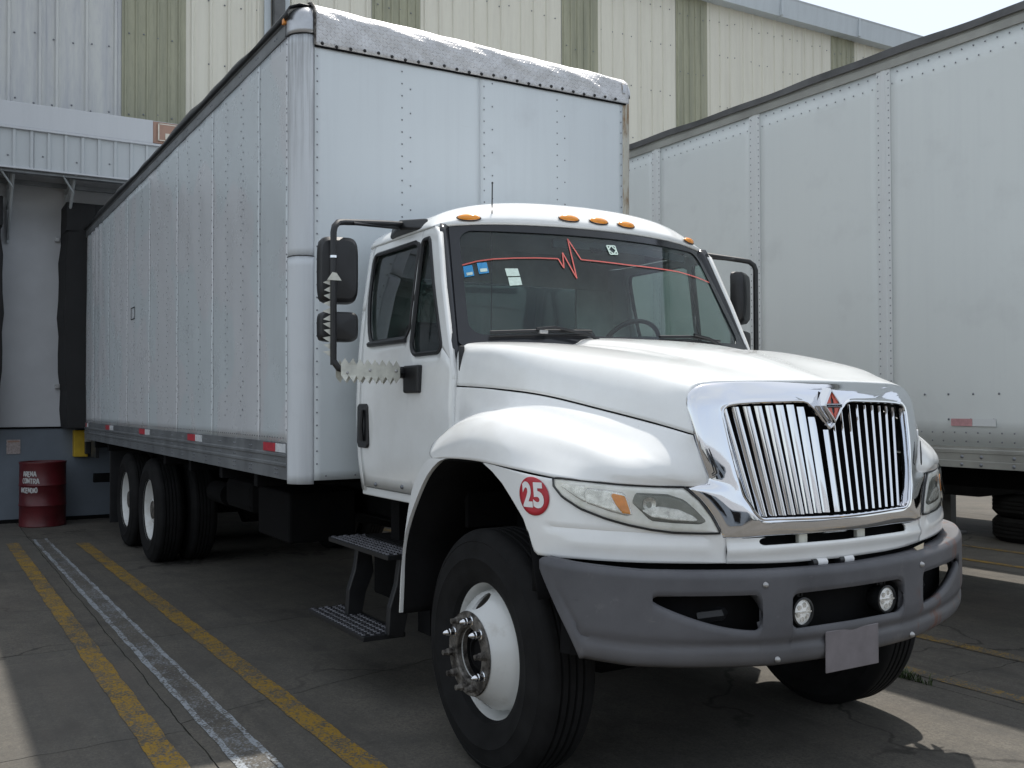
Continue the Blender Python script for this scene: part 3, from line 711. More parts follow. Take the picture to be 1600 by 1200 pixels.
# two old tyres stacked flat
def flat_tyre(z0, lab):
    pr = [(.30, z0+.03), (.40, z0), (.47, z0+.01), (.505, z0+.05)]
    for k in range(4): pr += [(.515, z0+.06+k*.045), (.515, z0+.09+k*.045), (.503, z0+.092+k*.045), (.503, z0+.103+k*.045)]
    pr += [(.505, z0+.235), (.47, z0+.275), (.40, z0+.285), (.30, z0+.255), (.27, z0+.14), (.30, z0+.03)]
    o = MB().lathe((-.93, 7.90, 0), pr, 'z', 40).mk('old_tyre', 'rubber', None, smooth=True, origin=(-.93, 7.90, z0)); fixn(o)
    o['label'] = lab; o['category'] = 'tyre'; o['group'] = 'old tyres stacked on the ground'
flat_tyre(0.0, 'lower of two worn tyres stacked flat on the ground beyond the trailer')
flat_tyre(0.288, 'upper of two worn tyres stacked flat on the ground beyond the trailer')

# ------------------------------------------------------------------ BOX TRUCK
tk = root('box_truck', (0, 0, 0), 'white box truck with chrome grille, grey bumper and red 25 badge, parked at the dock', 'truck')
HB, ZB_, ZS, ZTS, L = 1.30, 1.14, 1.365, 3.87, 8.73
CR = .124
def dent(y, z):
    return .004*math.sin(7*y+1.3)*math.sin(5*z)+.003*math.sin(13*y+z*3)
# side sheets
PIT = .4055; colsx = [-.157]+[-.715-PIT*k for k in range(20)]
edges = [-CR-.001, -.715]+[-.715-PIT*3*k for k in range(1, 7)]+[-L+.05]
for s in (-1, 1):
    for a, b in zip(edges[:-1], edges[1:]):
        a, b = b+.0003, a-.0003; NX = max(8, int((b-a)/.045)); NZ = 34; V = []; F = []
        for i in range(NX+1):
            x = a+(b-a)*i/NX
            ph = ((x+.715)/PIT) % 1.0
            for k in range(NZ+1):
                z = ZS+(ZTS-ZS)*k/NZ
                d = .0045*math.sin(PI*ph)**1.6*(.55+.45*math.sin(z*1.9+x*1.7))*math.sin(PI*k/NZ)**.4 + .0022*math.sin(x*1.9+.7)*math.sin(z*1.3+x)+.0012*math.sin(z*8+x*11)
                if s < 0 and x < -7.3: d += .006*math.sin(x*19)*(.6+.4*math.sin(z*2))
                V.append((x, s*(HB+d), z))
        for i in range(NX):
            for k in range(NZ):
                q = i*(NZ+1)+k; fq = (q, q+NZ+1, q+NZ+2, q+1); F.append(fq if s < 0 else fq[::-1])
        mk('side_sheet', V, F, 'side', tk, smooth=True, solid=.004, off=-1)
    P = []
    for ci, cx in enumerate(colsx):
        if cx < -L+.1: break
        for o_ in ((-.026, 0), (.026, .04)):
            z = ZS+.16+o_[1]
            while z < ZTS-.03:
                P.append((cx+o_[0] if ci else cx+.02, s*(HB+.003), z)); z += .10
            if ci == 0: break
    z = ZS+.08
    while z < ZTS: P.append((-CR-.012, s*(HB+.002), z)); z += .115
    rivets('side_rivet', P, (0, s, 0), .0062, 'rivet', tk)
    P = [(-.2-.055*k, s*(HB+.002), ZS+.03) for k in range(153)]
    rivets('edge_rivet', P, (0, s, 0), .0055, 'rivet', tk)
    # bottom rail, grooved
    b = MB(); y = HB
    b.prism([(s*(y-.04), ZB_), (s*(y+.004), ZB_), (s*(y+.004), ZB_+.075), (s*(y+.011), ZB_+.082), (s*(y+.011), ZB_+.096), (s*(y+.004), ZB_+.103),
             (s*(y+.004), ZB_+.135), (s*(y+.013), ZB_+.142), (s*(y+.013), ZB_+.156), (s*(y+.005), ZB_+.163), (s*(y+.005), ZS-.001), (s*(y-.04), ZS-.001)], 'x', -L, -CR-.002)
    fixn(b.mk('bottom_rail', 'rail', tk))
    P = []
    for cx in colsx:
        for dx in (-.02, .02):
            for zz in (.03, .06, .118, .19): P.append((cx+dx-.17, s*(HB+.005), ZB_+zz))
    rivets('rail_rivet', P, (0, s, 0), .008, 'rivet', tk)
    for (xa, xm, xb) in ((-.585, -.328, -.136), (-2.71, -2.44, -2.225), (-4.83, -4.53, -4.31), (-6.95, -6.65, -6.43), (-8.6, -8.5, -8.40)):
        box('reflector_red', (xa, s*(HB+.0085)-.0025, ZB_+.166), (xm-.003, s*(HB+.0085)+.0025, ZS-.006), 'refred', tk, bevel=0)
        box('reflector_white', (xm, s*(HB+.0085)-.0025, ZB_+.166), (xb, s*(HB+.0085)+.0025, ZS-.006), 'refwhite', tk, bevel=0)
    # top rail and black roof edge
    b = MB(); b.prism([(s*(HB-.04), ZTS+.001), (s*(HB+.008), ZTS+.001), (s*(HB+.010), ZTS+.012), (s*(HB+.006), ZTS+.015), (s*(HB+.004), ZTS+.085), (s*(HB+.014), ZTS+.09), (s*(HB+.012), ZTS+.105), (s*(HB-.04), ZTS+.11)], 'x', -L, -CR-.03)
    fixn(b.mk('top_rail', 'rail', tk))
    P = []
    for cx in [-.35-PIT*k for k in range(21)]:
        for dx in (-.022, .022): P.append((cx+dx, s*(HB+.005), ZTS+.05))
    rivets('top_rivet', P, (0, s, 0), .009, 'rivet', tk)
    V = []; F = []; N = 120
    for i in range(N+1):
        x = -L+(L-(.06 if s < 0 else .30))*i/N
        bl = .012*math.sin(x*1.7)+.008*math.sin(x*4.1+1)+.005*math.sin(x*9)
        fr = max(0, 1-(-.06-x)/1.0)
        V += [(x, s*(HB+.018), ZTS+.095), (x, s*(HB+.03), ZTS+.125+bl*.3), (x, s*(HB+.012+fr*.0), ZTS+.165+bl), (x, s*(HB-.05), ZTS+.195+bl), (x, s*(HB-.25), ZTS+.20)]
    for i in range(N):
        for k in range(4): F.append((5*i+k, 5*i+5+k, 5*i+6+k, 5*i+1+k))
    fixn(mk('roof_edge_strip', V, F, 'black', tk, smooth=True, solid=.006, ang=60))
# corner posts
def quarter(s, z0, z1, rr, mat, name, lab=None, tilt=0, nz=24):
    V = []; F = []; NA = 12
    for k in range(nz+1):
        z = z0+(z1-z0)*k/nz
        for i in range(NA+1):
            a = PI/2*i/NA; d = rr+.0015*math.sin(z*6+i)+tilt*(z-z0)/(z1-z0)
            V.append((-CR+d*math.sin(a), s*(HB-CR+d*math.cos(a)), z))
    for k in range(nz):
        for i in range(NA): q = k*(NA+1)+i; fq = (q, q+1, q+NA+2, q+NA+1); F.append(fq if s < 0 else fq[::-1])
    return mk(name, V, F, mat, tk, smooth=True, solid=.004, off=-1, label=lab, ang=60)
quarter(-1, 1.118, 2.504, CR+.0012, 'post', 'corner_post'); quarter(-1, 2.500, 3.865, CR, 'post', 'corner_post', 'scuffed dark streaked corner post')
quarter(1, 1.12, 3.95, CR, 'rustpost', 'corner_post', 'rusty corner post')
b = MB(); b.tube([(-CR*1.0+(CR+.004)*math.sin(a), -(HB-CR+(CR+.004)*math.cos(a)), 3.868+.01*math.sin(a*2)) for a in [PI/2*i/12 for i in range(13)]], .006, 6); b.mk('post_seal', 'black', tk)
b = MB(); b.tube([(-CR*1.0+(CR+.004)*math.sin(a), -(HB-CR+(CR+.004)*math.cos(a)), 2.504+.004*math.sin(a*2)) for a in [PI/2*i/12 for i in range(13)]], .0022, 6); b.mk('post_seam', 'dark', tk)
# corner caps (curving back over the roof)
def cap(s):
    TZ = 4.055 if s < 0 else 4.0
    V = []; F = []; NA = 14; NB_ = 12; R2 = .10
    for j in range(NB_+1):
        bb = PI/2*j/NB_; h = (3.872+ (TZ-R2-3.872)*min(1, j/3)) if j < 3 else TZ-R2+R2*math.sin(PI/2*(j-3)/(NB_-3)); ins = 0 if j < 3 else R2*(1-math.cos(PI/2*(j-3)/(NB_-3)))
        for i in range(NA+1):
            a = PI/2*i/NA; d = max(.02, CR+.008-ins)
            V.append((-CR+d*math.sin(a) - (0), s*(HB-CR+d*math.cos(a)), h))
    w = NA+1
    for j in range(NB_):
        for i in range(NA): q = j*w+i; F.append((q, q+1, q+w+1, q+w))
    o = mk('corner_cap', V, F, 'alu', tk, smooth=True, solid=.004, off=0, ang=60); return fixn(o)
cap(-1); cap(1)
# front sheets
def front_sheet(y0, y1):
    V = []; F = []; NY, NZ = 26, 48
    for i in range(NY+1):
        for k in range(NZ+1):
            y = y0+(y1-y0)*i/NY; z = 1.14+(3.83-1.14)*k/NZ
            V.append((.003+.0022*math.sin(PI*i/NY)*math.sin(z*2+y*3)+dent(y, z)*.35, y, z))
    for i in range(NY):
        for k in range(NZ): q = i*(NZ+1)+k; F.append((q, q+NZ+1, q+NZ+2, q+1))
    return mk('front_sheet', V, F, 'front', tk, smooth=True, solid=.004, off=-1)
front_sheet(-HB+CR+.0015, -.0180); front_sheet(-.0170, HB-CR-.0015)
P = []
for yy, st, o_ in ((-1.158, .078, 0), (-.59, .078, 0), (-.531, .156, .05), (.012, .078, 0), (.076, .156, .03), (.60, .078, 0), (.664, .156, .05), (1.160, .078, 0)):
    z = 1.24+o_
    while z < 3.78: P.append((.005, yy, z)); z += st
P += [(.005, -1.1+.19*i, 1.165) for i in range(12)]
rivets('front_rivet', P, (1, 0, 0), .0056, 'rivet', tk)
# tread plate nose
V = []; F = []; NY, NA = 110, 22
for i in range(NY+1):
    t = i/NY; y = -1.172+(1.225+1.172)*t; top = 4.085-.075*t; R2 = .115
    for k in range(NA+1):
        if k <= 7: x, z = .012, 3.80+(top-R2-3.80)*k/7
        else:
            a = (PI/2)*(k-7)/(NA-7); x, z = .012-R2+R2*math.cos(a)-(.02*(k-7)/(NA-7)), top-R2+R2*math.sin(a)
        w = min(1, k/4)
        dd = .006*math.sin(y*9+k*.5)*math.sin(y*3.7+1)*w+.0025*math.sin(y*23+k)*w
        if t > .86: dd -= .035*math.sin((t-.86)/.14*PI)*math.exp(-((k-7)/6)**2)
        V.append((x+dd*.8, y, z+dd*.4*(1 if k > 7 else 0)))
for i in range(NY):
    for k in range(NA): q = i*(NA+1)+k; F.append((q, q+NA+1, q+NA+2, q+1))
mk('tread_plate', V, F, 'plate', tk, smooth=True, solid=.004, off=1, ang=70)
rivets('plate_bolt', [(.017, -1.13+.093*i, 3.815+.006*math.sin(i*5)) for i in range(25)], (1, 0, 0), .012, 'black', tk, h=.012)
b = MB(); b.tube([(.014, -1.176, 3.80), (.016, -1.176, 3.97)]+[(.012-.115+.12*math.cos(a), -1.176, 3.97+.12*math.sin(a)) for a in [PI/2*i/8 for i in range(1, 9)]], .008, 6); b.mk('plate_edge', 'hub', tk)
box('plate_lower_edge', (.004, -1.175, 3.789), (.016, 1.2, 3.7985), 'dark', tk, bevel=0)
b = MB(); b.box((-.17, -1.325, 3.95), (-.13, -1.305, 3.985)); b.mk('roof_marker_lamp', 'amber', tk, bevel=.004)
box('roof_sheet', (-L, -1.25, 3.955), (-.12, 1.25, 3.97), 'front', tk)
box('cargo_floor', (-L, -1.24, 1.15), (-.07, 1.24, 1.30), 'dark', tk)
b = MB(); b.box((-L-.04, -1.30, 1.10), (-L-.002, -1.2, 4.03)); b.box((-L-.04, 1.2, 1.10), (-L-.002, 1.30, 4.03)); b.box((-L-.04, -1.2, 1.10), (-L-.002, 1.2, 1.2)); b.box((-L-.04, -1.2, 3.9), (-L-.002, 1.2, 4.03)); b.mk('rear_frame', 'steel', tk)
box('rear_door', (-L-.03, -1.2, 1.2), (-L-.005, 1.2, 3.9), 'front', tk)
# faint square outline on the side
b = MB(); X0, X1, Z0, Z1 = -5.33, -5.12, 2.50, 2.62
b.box((X0, -1.3085, Z0), (X1, -1.3065, Z0+.008)); b.box((X0, -1.3085, Z1), (X1, -1.3065, Z1+.008)); b.box((X0, -1.3085, Z0+.009), (X0+.012, -1.3065, Z1-.001)); b.box((X1-.012, -1.3085, Z0+.009), (X1, -1.3065, Z1-.001)); b.mk('placard_frame', 'dark', tk)

# chassis
for s in (-1, 1):
    b = MB(); b.prism([(s*.38, .80), (s*.47, .80), (s*.47, .81), (s*.392, .81), (s*.392, 1.04), (s*.47, 1.04), (s*.47, 1.05), (s*.38, 1.05)], 'x', -8.5, 2.75); fixn(b.mk('frame_rail', 'dark', tk))
    for xx in (-8.0, -7.0, -3.8, -2.8, -1.8, -.9): box('floor_bearer', (xx, min(s*.39, s*1.28), 1.05), (xx+.08, max(s*.39, s*1.28), 1.145), 'dark', tk)
    b = MB(); b.tube([(-3.9, s*.46, .78), (-4.83, s*.46, .70), (-5.5, s*.46, .92), (-6.16, s*.46, .70), (-7.0, s*.46, .78)], .05, 8); b.mk('leaf_spring', 'dark', tk)
    box('mud_flap', (-7.02, s*.95-.3, .18), (-7.0, s*.95+.3, 1.13), 'black', tk)
b = MB()
for xx in (-4.83, -6.16): b.tube([(xx, -.9, .525), (xx, -.3, .525), (xx, -.25, .53), (xx, .25, .53), (xx, .3, .525), (xx, .9, .525)], [.07, .07, .19, .19, .07, .07], 12)
b.tube([(2.0, -.85, .5), (2.0, -.5, .40), (2.0, .5, .40), (2.0, .85, .5)], .055, 10); b.tube([(-4.6, 0, .55), (-.3, 0, .72), (.9, 0, .8)], .055, 10)
b.mk('axle', 'dark', tk, smooth=True)
b = MB(); b.cyl((-1.6, .82, .72), (1, 0, 0), .29, 1.3, 24); b.mk('fuel_tank', 'alu', tk, smooth=True)
box('battery_box', (-1.75, -1.0, .62), (-1.0, -.5, .98), 'dark', tk, bevel=.02)
box('air_tank', (-2.9, -.95, .72), (-2.1, -.6, .98), 'dark', tk, bevel=.06)
b = MB(); b.cyl((-3.55, -.85, .80), (1, 0, 0), .10, .5, 16); b.mk('air_cylinder', 'dark', tk, smooth=True)
b = MB(); b.box((1.45, -.62, .62), (2.72, .62, 1.50)); b.box((.2, -.36, .55), (1.6, .36, 1.07)); b.mk('engine', 'dark', tk, bevel=.05)
box('radiator', (2.74, -.56, .80), (2.80, .56, 1.56), 'dark', tk)
box('rear_bumper_bar', (-8.72, -1.2, .55), (-8.62, 1.2, .67), 'dark', tk)
b = MB(); b.box((-8.70, -.9, .67), (-8.64, -.82, 1.12)); b.box((-8.70, .82, .67), (-8.64, .9, 1.12)); b.mk('bumper_hanger', 'rail', tk)
b = MB(); b.box((-8.6, -1.24, .90), (-8.2, -1.20, 1.13)); b.mk('dock_step_plate', 'black', tk)

# wheels
RT = .53
def tyre_prof(w):
    h = w/2; p = [(.293, -h+.045), (.305, -h+.02), (.33, -h+.006), (.36, -h-.004), (.40, -h-.010), (.404, -h-.0125), (.408, -h-.010), (.44, -h-.006), (.475, -h+.004), (.478, -h+.002), (.481, -h+.006), (.505, -h+.018), (.519, -h+.032), (RT-.004, -h+.042)]
    gw = (2*h-.10)/5; y = -h+.05
    for k in range(5):
        p += [(RT, y+.004), (RT, y+gw-.010)]
        if k < 4: p += [(RT-.013, y+gw-.008), (RT-.013, y+gw+.000)]
        y += gw
    q = [(a, -b) for a, b in p[:14]][::-1]
    return p+q+[(.293, -h+.045)]
def tyre_mesh(name, c, w, parent):
    o = MB().lathe(c, tyre_prof(w), 'y', 112).mk(name, 'rubber', parent, smooth=True, ang=28, origin=c); return fixn(o)
def boolean(o, cutters):
    for c in cutters:
        m = o.modifiers.new('b', 'BOOLEAN'); m.operation = 'DIFFERENCE'; m.object = c; m.solver = 'EXACT'
    bpy.context.view_layer.update()
    dg = bpy.context.evaluated_depsgraph_get(); me = bpy.data.meshes.new_from_object(o.evaluated_get(dg))
    o.modifiers.clear(); o.data = me
    for c in cutters: bpy.data.objects.remove(c, do_unlink=True)
    return o
def front_wheel(yc, s, label=None):
    c = Vector((2.0, yc, .525))
    fl = yc+s*.118  # flange plane
    pr = [(.312, 0), (.315, -.004), (.312, -.012), (.300, -.014), (.292, -.03), (.285, -.06), (.278, -.10), (.272, -.125), (.262, -.128), (.260, -.075), (.252, -.036), (.228, -.006), (.202, .026), (.188, .048), (.178, .062), (.115, .064), (.112, .060), (.112, .04)]
    i_ = 9; barrel = pr[:i_+1]; face = pr[i_-1:]
    disc = MB().lathe((2.0, fl, .525), [(a-(.004 if k == 0 else 0), o-.001) for k, (a, o) in enumerate(face)]+[(a-(.001 if k == len(face)-1 else .004), o-.013) for k, (a, o) in list(enumerate(face))[::-1]]+[(face[0][0]-.004, face[0][1]-.001)], 'y', 96, s).mk('disc', 'rim', None, origin=c)
    bm = bmesh.new(); bm.from_mesh(disc.data); bmesh.ops.remove_doubles(bm, verts=bm.verts, dist=.0002); bmesh.ops.recalc_face_normals(bm, faces=bm.faces)
    if bm.calc_volume(signed=True) < 0: bmesh.ops.reverse_faces(bm, faces=bm.faces)
    bm.to_mesh(disc.data); bm.free()
    cut = []
    for a in (90, 270):
        a = math.radians(a); p = Vector((2.0+.218*math.cos(a), fl-s*.20, .525+.218*math.sin(a)))
        m = MB().cyl(p, (0, s, 0), .032, .3, 28).mk('cut', 'rim', None)
        bm = bmesh.new(); bm.from_mesh(m.data); bmesh.ops.recalc_face_normals(bm, faces=bm.faces)
        if bm.calc_volume(signed=True) < 0: bmesh.ops.reverse_faces(bm, faces=bm.faces)
        bm.to_mesh(m.data); bm.free(); cut.append(m)
    boolean(disc, cut)
    rim = MB().lathe((2.0, fl, .525), barrel, 'y', 96, s).mk('front_wheel', 'rim', tk, origin=c)
    bm = bmesh.new(); bm.from_mesh(rim.data); bm.from_mesh(disc.data); bmesh.ops.recalc_face_normals(bm, faces=bm.faces); bm.to_mesh(rim.data); bm.free()
    bpy.data.objects.remove(disc, do_unlink=True)
    for p in rim.data.polygons: p.use_smooth = True
    rim.data.set_sharp_from_angle(angle=math.radians(32))
    if label: rim['label'] = label
    t = tyre_mesh('tyre', c, .275, rim)
    hub = MB().lathe((2.0, fl, .525), [(.181, .066), (.178, .074), (.120, .074), (.112, .068), (.109, .05), (.108, .02)], 'y', 48, s).mk('hub', 'hub', rim, smooth=True); fixn(hub)
    dk = MB().lathe((2.0, fl, .525), [(.1075, .022), (.104, .0), (.080, .004), (.074, .026), (.055, .032), (.05, .018), (0, .018)], 'y', 40, s).mk('hub_cap', 'dark', rim, smooth=True); fixn(dk)
    for k in range(10):
        a = math.radians(8+36*k); p = Vector((2.0+.1475*math.cos(a), fl+s*.060, .525+.1475*math.sin(a)))
        chrome_tip = k in (1, 2, 4, 9)
        b = MB(); b.lathe(p, [(.0, .010), (.023, .011), (.023, .016), (.0175, .018), (.017, .038), (.015, .041)]+([(.0155, .043), (.014, .053), (.006, .067), (0, .070)] if chrome_tip else [(.012, .046), (.012, .062), (0, .064)]), 'y', 8 if not chrome_tip else 12, s)
        o = b.mk('wheel_nut', 'chrome' if chrome_tip else 'hub', rim, smooth=True, ang=30, label='shiny pointed chrome nut' if chrome_tip else None); fixn(o)
    return rim
fw = front_wheel(-1.0, -1)
front_wheel(1.0, 1)
def rear_wheel(xc, s):
    c = Vector((xc, s*1.095, .525)); fl = s*(1.095+.118)
    pr = [(.308, 0), (.311, -.004), (.308, -.012), (.296, -.014), (.289, -.03), (.282, -.07), (.275, -.12), (.266, -.150), (.245, -.162), (.20, -.168), (.14, -.17), (.14, -.05), (.12, -.04), (0, -.04)]
    rim = MB().lathe((xc, fl, .525), pr, 'y', 64, s).mk('rear_wheel', 'rim', tk, smooth=True, ang=40, origin=c); fixn(rim)
    tyre_mesh('tyre', c, .265, rim)
    c2 = Vector((xc, s*.77, .525)); tyre_mesh('tyre', c2, .265, rim)
    MB().lathe((xc, fl, .525), [(.0, -.03), (.085, -.03), (.10, -.045), (.11, -.16)], 'y', 24, s).mk('hub', 'hub', rim, smooth=True)
    for k in range(10):
        a = 2*PI*k/10; MB().cyl((xc+.165*math.cos(a), fl-s*.168, .525+.165*math.sin(a)), (0, s, 0), .014, .04, 6).mk('wheel_nut', 'hub', rim)
for xc in (-4.83, -6.16):
    for s in (-1, 1): rear_wheel(xc, s)

# ---------------- cab
ZSS = [1.08, 1.3, 1.6, 1.9, 2.2, 2.5, 2.6]; YSS = [.985, 1.015, 1.025, 1.01, .98, .935, .905]
def cabside(x, z, s, o=0):
    if x > 1.40: x = min(x, 1.45+max(0, z-1.12)*.8)
    y = interp(z, ZSS, YSS)
    if x < .34:
        t = min(1, (.34-x)/.16); y -= .13*(1-math.sqrt(max(0, 1-t*t)))
    return Vector((x, s*(y+o), z))
def apillar_x(z): return 1.52 if z < 1.75 else (1.52+(1.465-1.52)*(z-1.75)/.16 if z < 1.91 else 1.465-.275*(z-1.91)/.63)
ZROOF = 2.53
def ztop(x):  # upper boundary of the side at x
    if x <= 1.19: return ZROOF
    z = 1.91+(1.465-x)/.275*.63
    if z < 1.91: z = 1.91-(x-1.465)/.055*.16
    return max(1.70, min(ZROOF, z))
def win_main(x):
    if not (.385 < x < 1.0): return None
    zt = 2.475; zb = 1.955
    lo, hi = zb, zt
    # slanted rear and front edges with rounded corners
    if x < .50: lo = max(lo, 1.955+ (1-math.sqrt(max(0, 1-((.50-x)/.115)**2)))*.45)
    if x < .42: hi = min(hi, 2.475-(1-math.sqrt(max(0, 1-((.42-x)/.035)**2)))*.06)
    if x > .955: lo = max(lo, 1.955+(x-.955)/.045*.05); hi = min(hi, 2.475-(x-.93)/.07*.02)
    return (lo, hi) if hi-lo > .004 else None
def win_vent(x):
    if not (1.03 < x < 1.40): return None
    lo, hi = 1.86, min(2.475, 2.475-(max(0, x-1.12))/.28*.60)
    if x < 1.10: lo += (1-math.sqrt(max(0, 1-((1.10-x)/.07)**2)))*.08
    if x > 1.34: lo += (1-math.sqrt(max(0, 1-((x-1.34)/.06)**2)))*.07
    if x < 1.06: hi -= (1-math.sqrt(max(0, 1-((1.06-x)/.03)**2)))*.05
    return (lo, hi) if hi-lo > .004 else None
def frange(a, b, n): return [a+(b-a)*i/n for i in range(n+1)]
def side_sheet(x0, x1, z0, s, name, openings=True, o=0):
    xs = sorted(set([round(x, 4) for x in frange(x0, x1, 30)]+([round(x, 4) for a, b in ((.385, .43), (.955, 1.0), (1.03, 1.10), (1.34, 1.40)) for x in frange(a+.0005, b-.0005, 10) if x0 < x < x1] if openings else [])))
    V = []; F = []; nA, nB = 12, 8; w = nA+1+nB+1
    for x in xs:
        zt = ztop(x); wn = (win_main(x) or win_vent(x)) if openings else None
        if wn: lo, hi = wn; hi = min(hi, zt-.03); lo = min(lo, hi)
        else:
            mid = 2.15 if x < 1.02 else interp(x, [1.03, 1.40, 1.52], [2.15, 1.88, 1.8]); mid = min(mid, zt-.02); lo = hi = mid
        V += [cabside(x, z0+(lo-z0)*k/nA, s, o) for k in range(nA+1)]
        V += [cabside(x, hi+(zt-hi)*k/nB, s, o) for k in range(nB+1)]
    for i in range(len(xs)-1):
        for k in range(w-1):
            if k == nA: continue
            q = i*w+k; fq = (q, q+w, q+w+1, q+1); F.append(fq if s < 0 else fq[::-1])
    return mk(name, V, F, 'paint', tk, smooth=True, solid=.028, off=-1, ang=40, bevel=0)
for s in (-1, 1):
    side_sheet(.195, .345, 1.10, s, 'cab_rear_pillar', False)
    d = side_sheet(.350, 1.522, 1.125, s, 'door', True)
    # window rubbers and glass
    def wring(fn, x0, x1, name, wd):
        xs = [x0+(x1-x0)*(1-math.cos(PI*i/26))/2 for i in range(27)]; xs = [x for x in xs if fn(x)]
        loop = [cabside(x, fn(x)[0], s, -.003) for x in xs]+[cabside(x, fn(x)[1], s, -.003) for x in xs[::-1]]
        b = MB(); b.tube(loop+[loop[0]], wd, 6, False); b.mk(name, 'black', d, smooth=True)
        V = []; F = []
        for x in xs:
            lo, hi = fn(x); V += [cabside(x, lo, s, -.018), cabside(x, (lo+hi)/2, s, -.016), cabside(x, hi, s, -.018)]
        for i in range(len(xs)-1):
            for k in range(2): F.append((3*i+k, 3*i+3+k, 3*i+4+k, 3*i+1+k))
        mk('window_glass', V, F, 'sideglass', d, smooth=True)
    wring(win_main, .386, .999, 'window_rubber', .013); wring(win_vent, 1.031, 1.399, 'window_rubber', .013)
    # lower black sill bar of main window
    b = MB(); b.tube([cabside(x, 1.945, s, .004) for x in frange(.46, .97, 8)], .016, 6); b.mk('window_sill_rubber', 'black', d)
    b = MB(); b.prism([(.36, 1.605), (.335, 1.59), (.33, 1.38), (.35, 1.35), (.47, 1.35), (.49, 1.37), (.49, 1.59), (.47, 1.605)], 'y', s*1.015, s*1.033); fixn(b.mk('door_handle', 'black', d, bevel=.008))
    b = MB(); b.tube([(.44, s*1.045, 1.39), (.44, s*1.052, 1.48), (.44, s*1.045, 1.57)], .014, 8); b.mk('handle_grip', 'black', d, smooth=True)
    rivets('door_bolt', [(.533, s*.997, 1.145), (.893, s*.997, 1.156)], (0, s, 0), .014, 'rivet', d, h=.012)
    box('sill', (.28, s*.94-.035, 1.07), (1.30, s*.94+.035, 1.118), 'fender', tk, bevel=.008)
    box('cowl_gap_rubber', (1.522, s*.972-.014, 1.45), (1.538, s*.972+.014, 1.885), 'black', tk)
# roof
def roofpt(uu, t):  # uu 0 rear ..1 front, t -1..1
    xf = 1.150+.205*(1-t*t); xr = .20+.02*abs(t)**6
    x = xr+(xf-xr)*uu
    e = (1-abs(t)**3.4)
    e = max(0, e)**.55
    hu = .175*min(1, (uu/.12))**.4 if uu < .12 else .175
    if uu > .80: q = (uu-.80)/.20; hu = .175*(1-q**2.2)+.03*q
    yv = .933-(.0 if uu > .12 else .05*(1-uu/.12)**2)
    return (x, t*yv, ZROOF+.003+hu*e+.012*(1-abs(t))*(1 if uu < .8 else (1-(uu-.8)/.2)))
V = []; F = []; NU, NT = 40, 60
for i in range(NU+1):
    for k in range(NT+1):
        t = math.sin((-1+2*k/NT)*PI/2); V.append(roofpt(i/NU, t))
for i in range(NU):
    for k in range(NT): q = i*(NT+1)+k; F.append((q, q+NT+1, q+NT+2, q+1))
mk('cab_roof', V, F, 'paint', tk, smooth=True, solid=.02, off=-1, ang=50)
# rear wall with window opening
b = MB()
b.box((.215, -.905, 1.10), (.24, .905, 1.95)); b.box((.215, -.86, 2.38), (.24, .86, 2.60)); b.box((.215, -.905, 1.952), (.24, -.60, 2.378)); b.box((.215, .60, 1.952), (.24, .905, 2.378)); b.mk('cab_rear_wall', 'cabin', tk)
box('rear_window_glass', (.225, -.598, 1.953), (.229, .598, 2.377), 'sideglass', tk, bevel=0)
box('cab_floor', (.23, -.94, 1.12), (1.50, .94, 1.15), 'dark', tk)
box('firewall', (1.50, -.94, 1.0), (1.53, .94, 1.88), 'dark', tk)
# windscreen
def ws(y, z, o=0):
    ff = (z-1.91)/.63; hw = .96-.105*ff
    return Vector(((1.471-.31*ff)+(.22-.02*ff)*(1-(y/hw)**2)+o, y, z+o*.45))
def hwz(z): return .96-.105*(z-1.91)/.63
def rr_loop(ax, z0, z1, rad, n=10, per=16):
    """rounded rectangle in (fraction of half width, z)"""
    pts = []
    ry = rad; rx = rad/.9
    for (cx, cz, a0) in ((ax-rx, z1-ry, 0), (-ax+rx, z1-ry, 90), (-ax+rx, z0+ry, 180), (ax-rx, z0+ry, 270)):
        seg = [(cx+rx*math.cos(math.radians(a0+90*k/n)), cz+ry*math.sin(math.radians(a0+90*k/n))) for k in range(n+1)]
        if pts:
            a, b = pts[-1], seg[0]
            pts += [(a[0]+(b[0]-a[0])*k/per, a[1]+(b[1]-a[1])*k/per) for k in range(1, per)]
        pts += seg
    a, b = pts[-1], pts[0]; pts += [(a[0]+(b[0]-a[0])*k/per, a[1]+(b[1]-a[1])*k/per) for k in range(1, per)]
    return pts
lo_ = rr_loop(1.0, 1.885, 2.548, .03); li_ = rr_loop(.945, 1.945, 2.512, .07)
V = [ws(p[0]*hwz(p[1]), p[1], .002) for p in lo_]+[ws(p[0]*hwz(p[1]), p[1], .006) for p in lo_]+[ws(p[0]*hwz(p[1]), p[1], .003) for p in li_]+[ws(p[0]*hwz(p[1]), p[1], -.006) for p in li_]; n = len(lo_)
F = [(r_*n+i, r_*n+(i+1) % n, (r_+1)*n+(i+1) % n, (r_+1)*n+i) for r_ in range(3) for i in range(n)]
fixn(mk('windscreen_border', V, F, 'frit', tk, smooth=True, ang=50))
V = []; F = []; NU, NT = 40, 16
for i in range(NU+1):
    for k in range(NT+1):
        z = 1.93+(2.525-1.93)*k/NT; V.append(ws((-.955+1.91*i/NU)*hwz(z), z, -.004))
for i in range(NU):
    for k in range(NT): q = i*(NT+1)+k; F.append((q, q+NT+1, q+NT+2, q+1))
mk('windscreen', V, F, 'glass', tk, smooth=True)
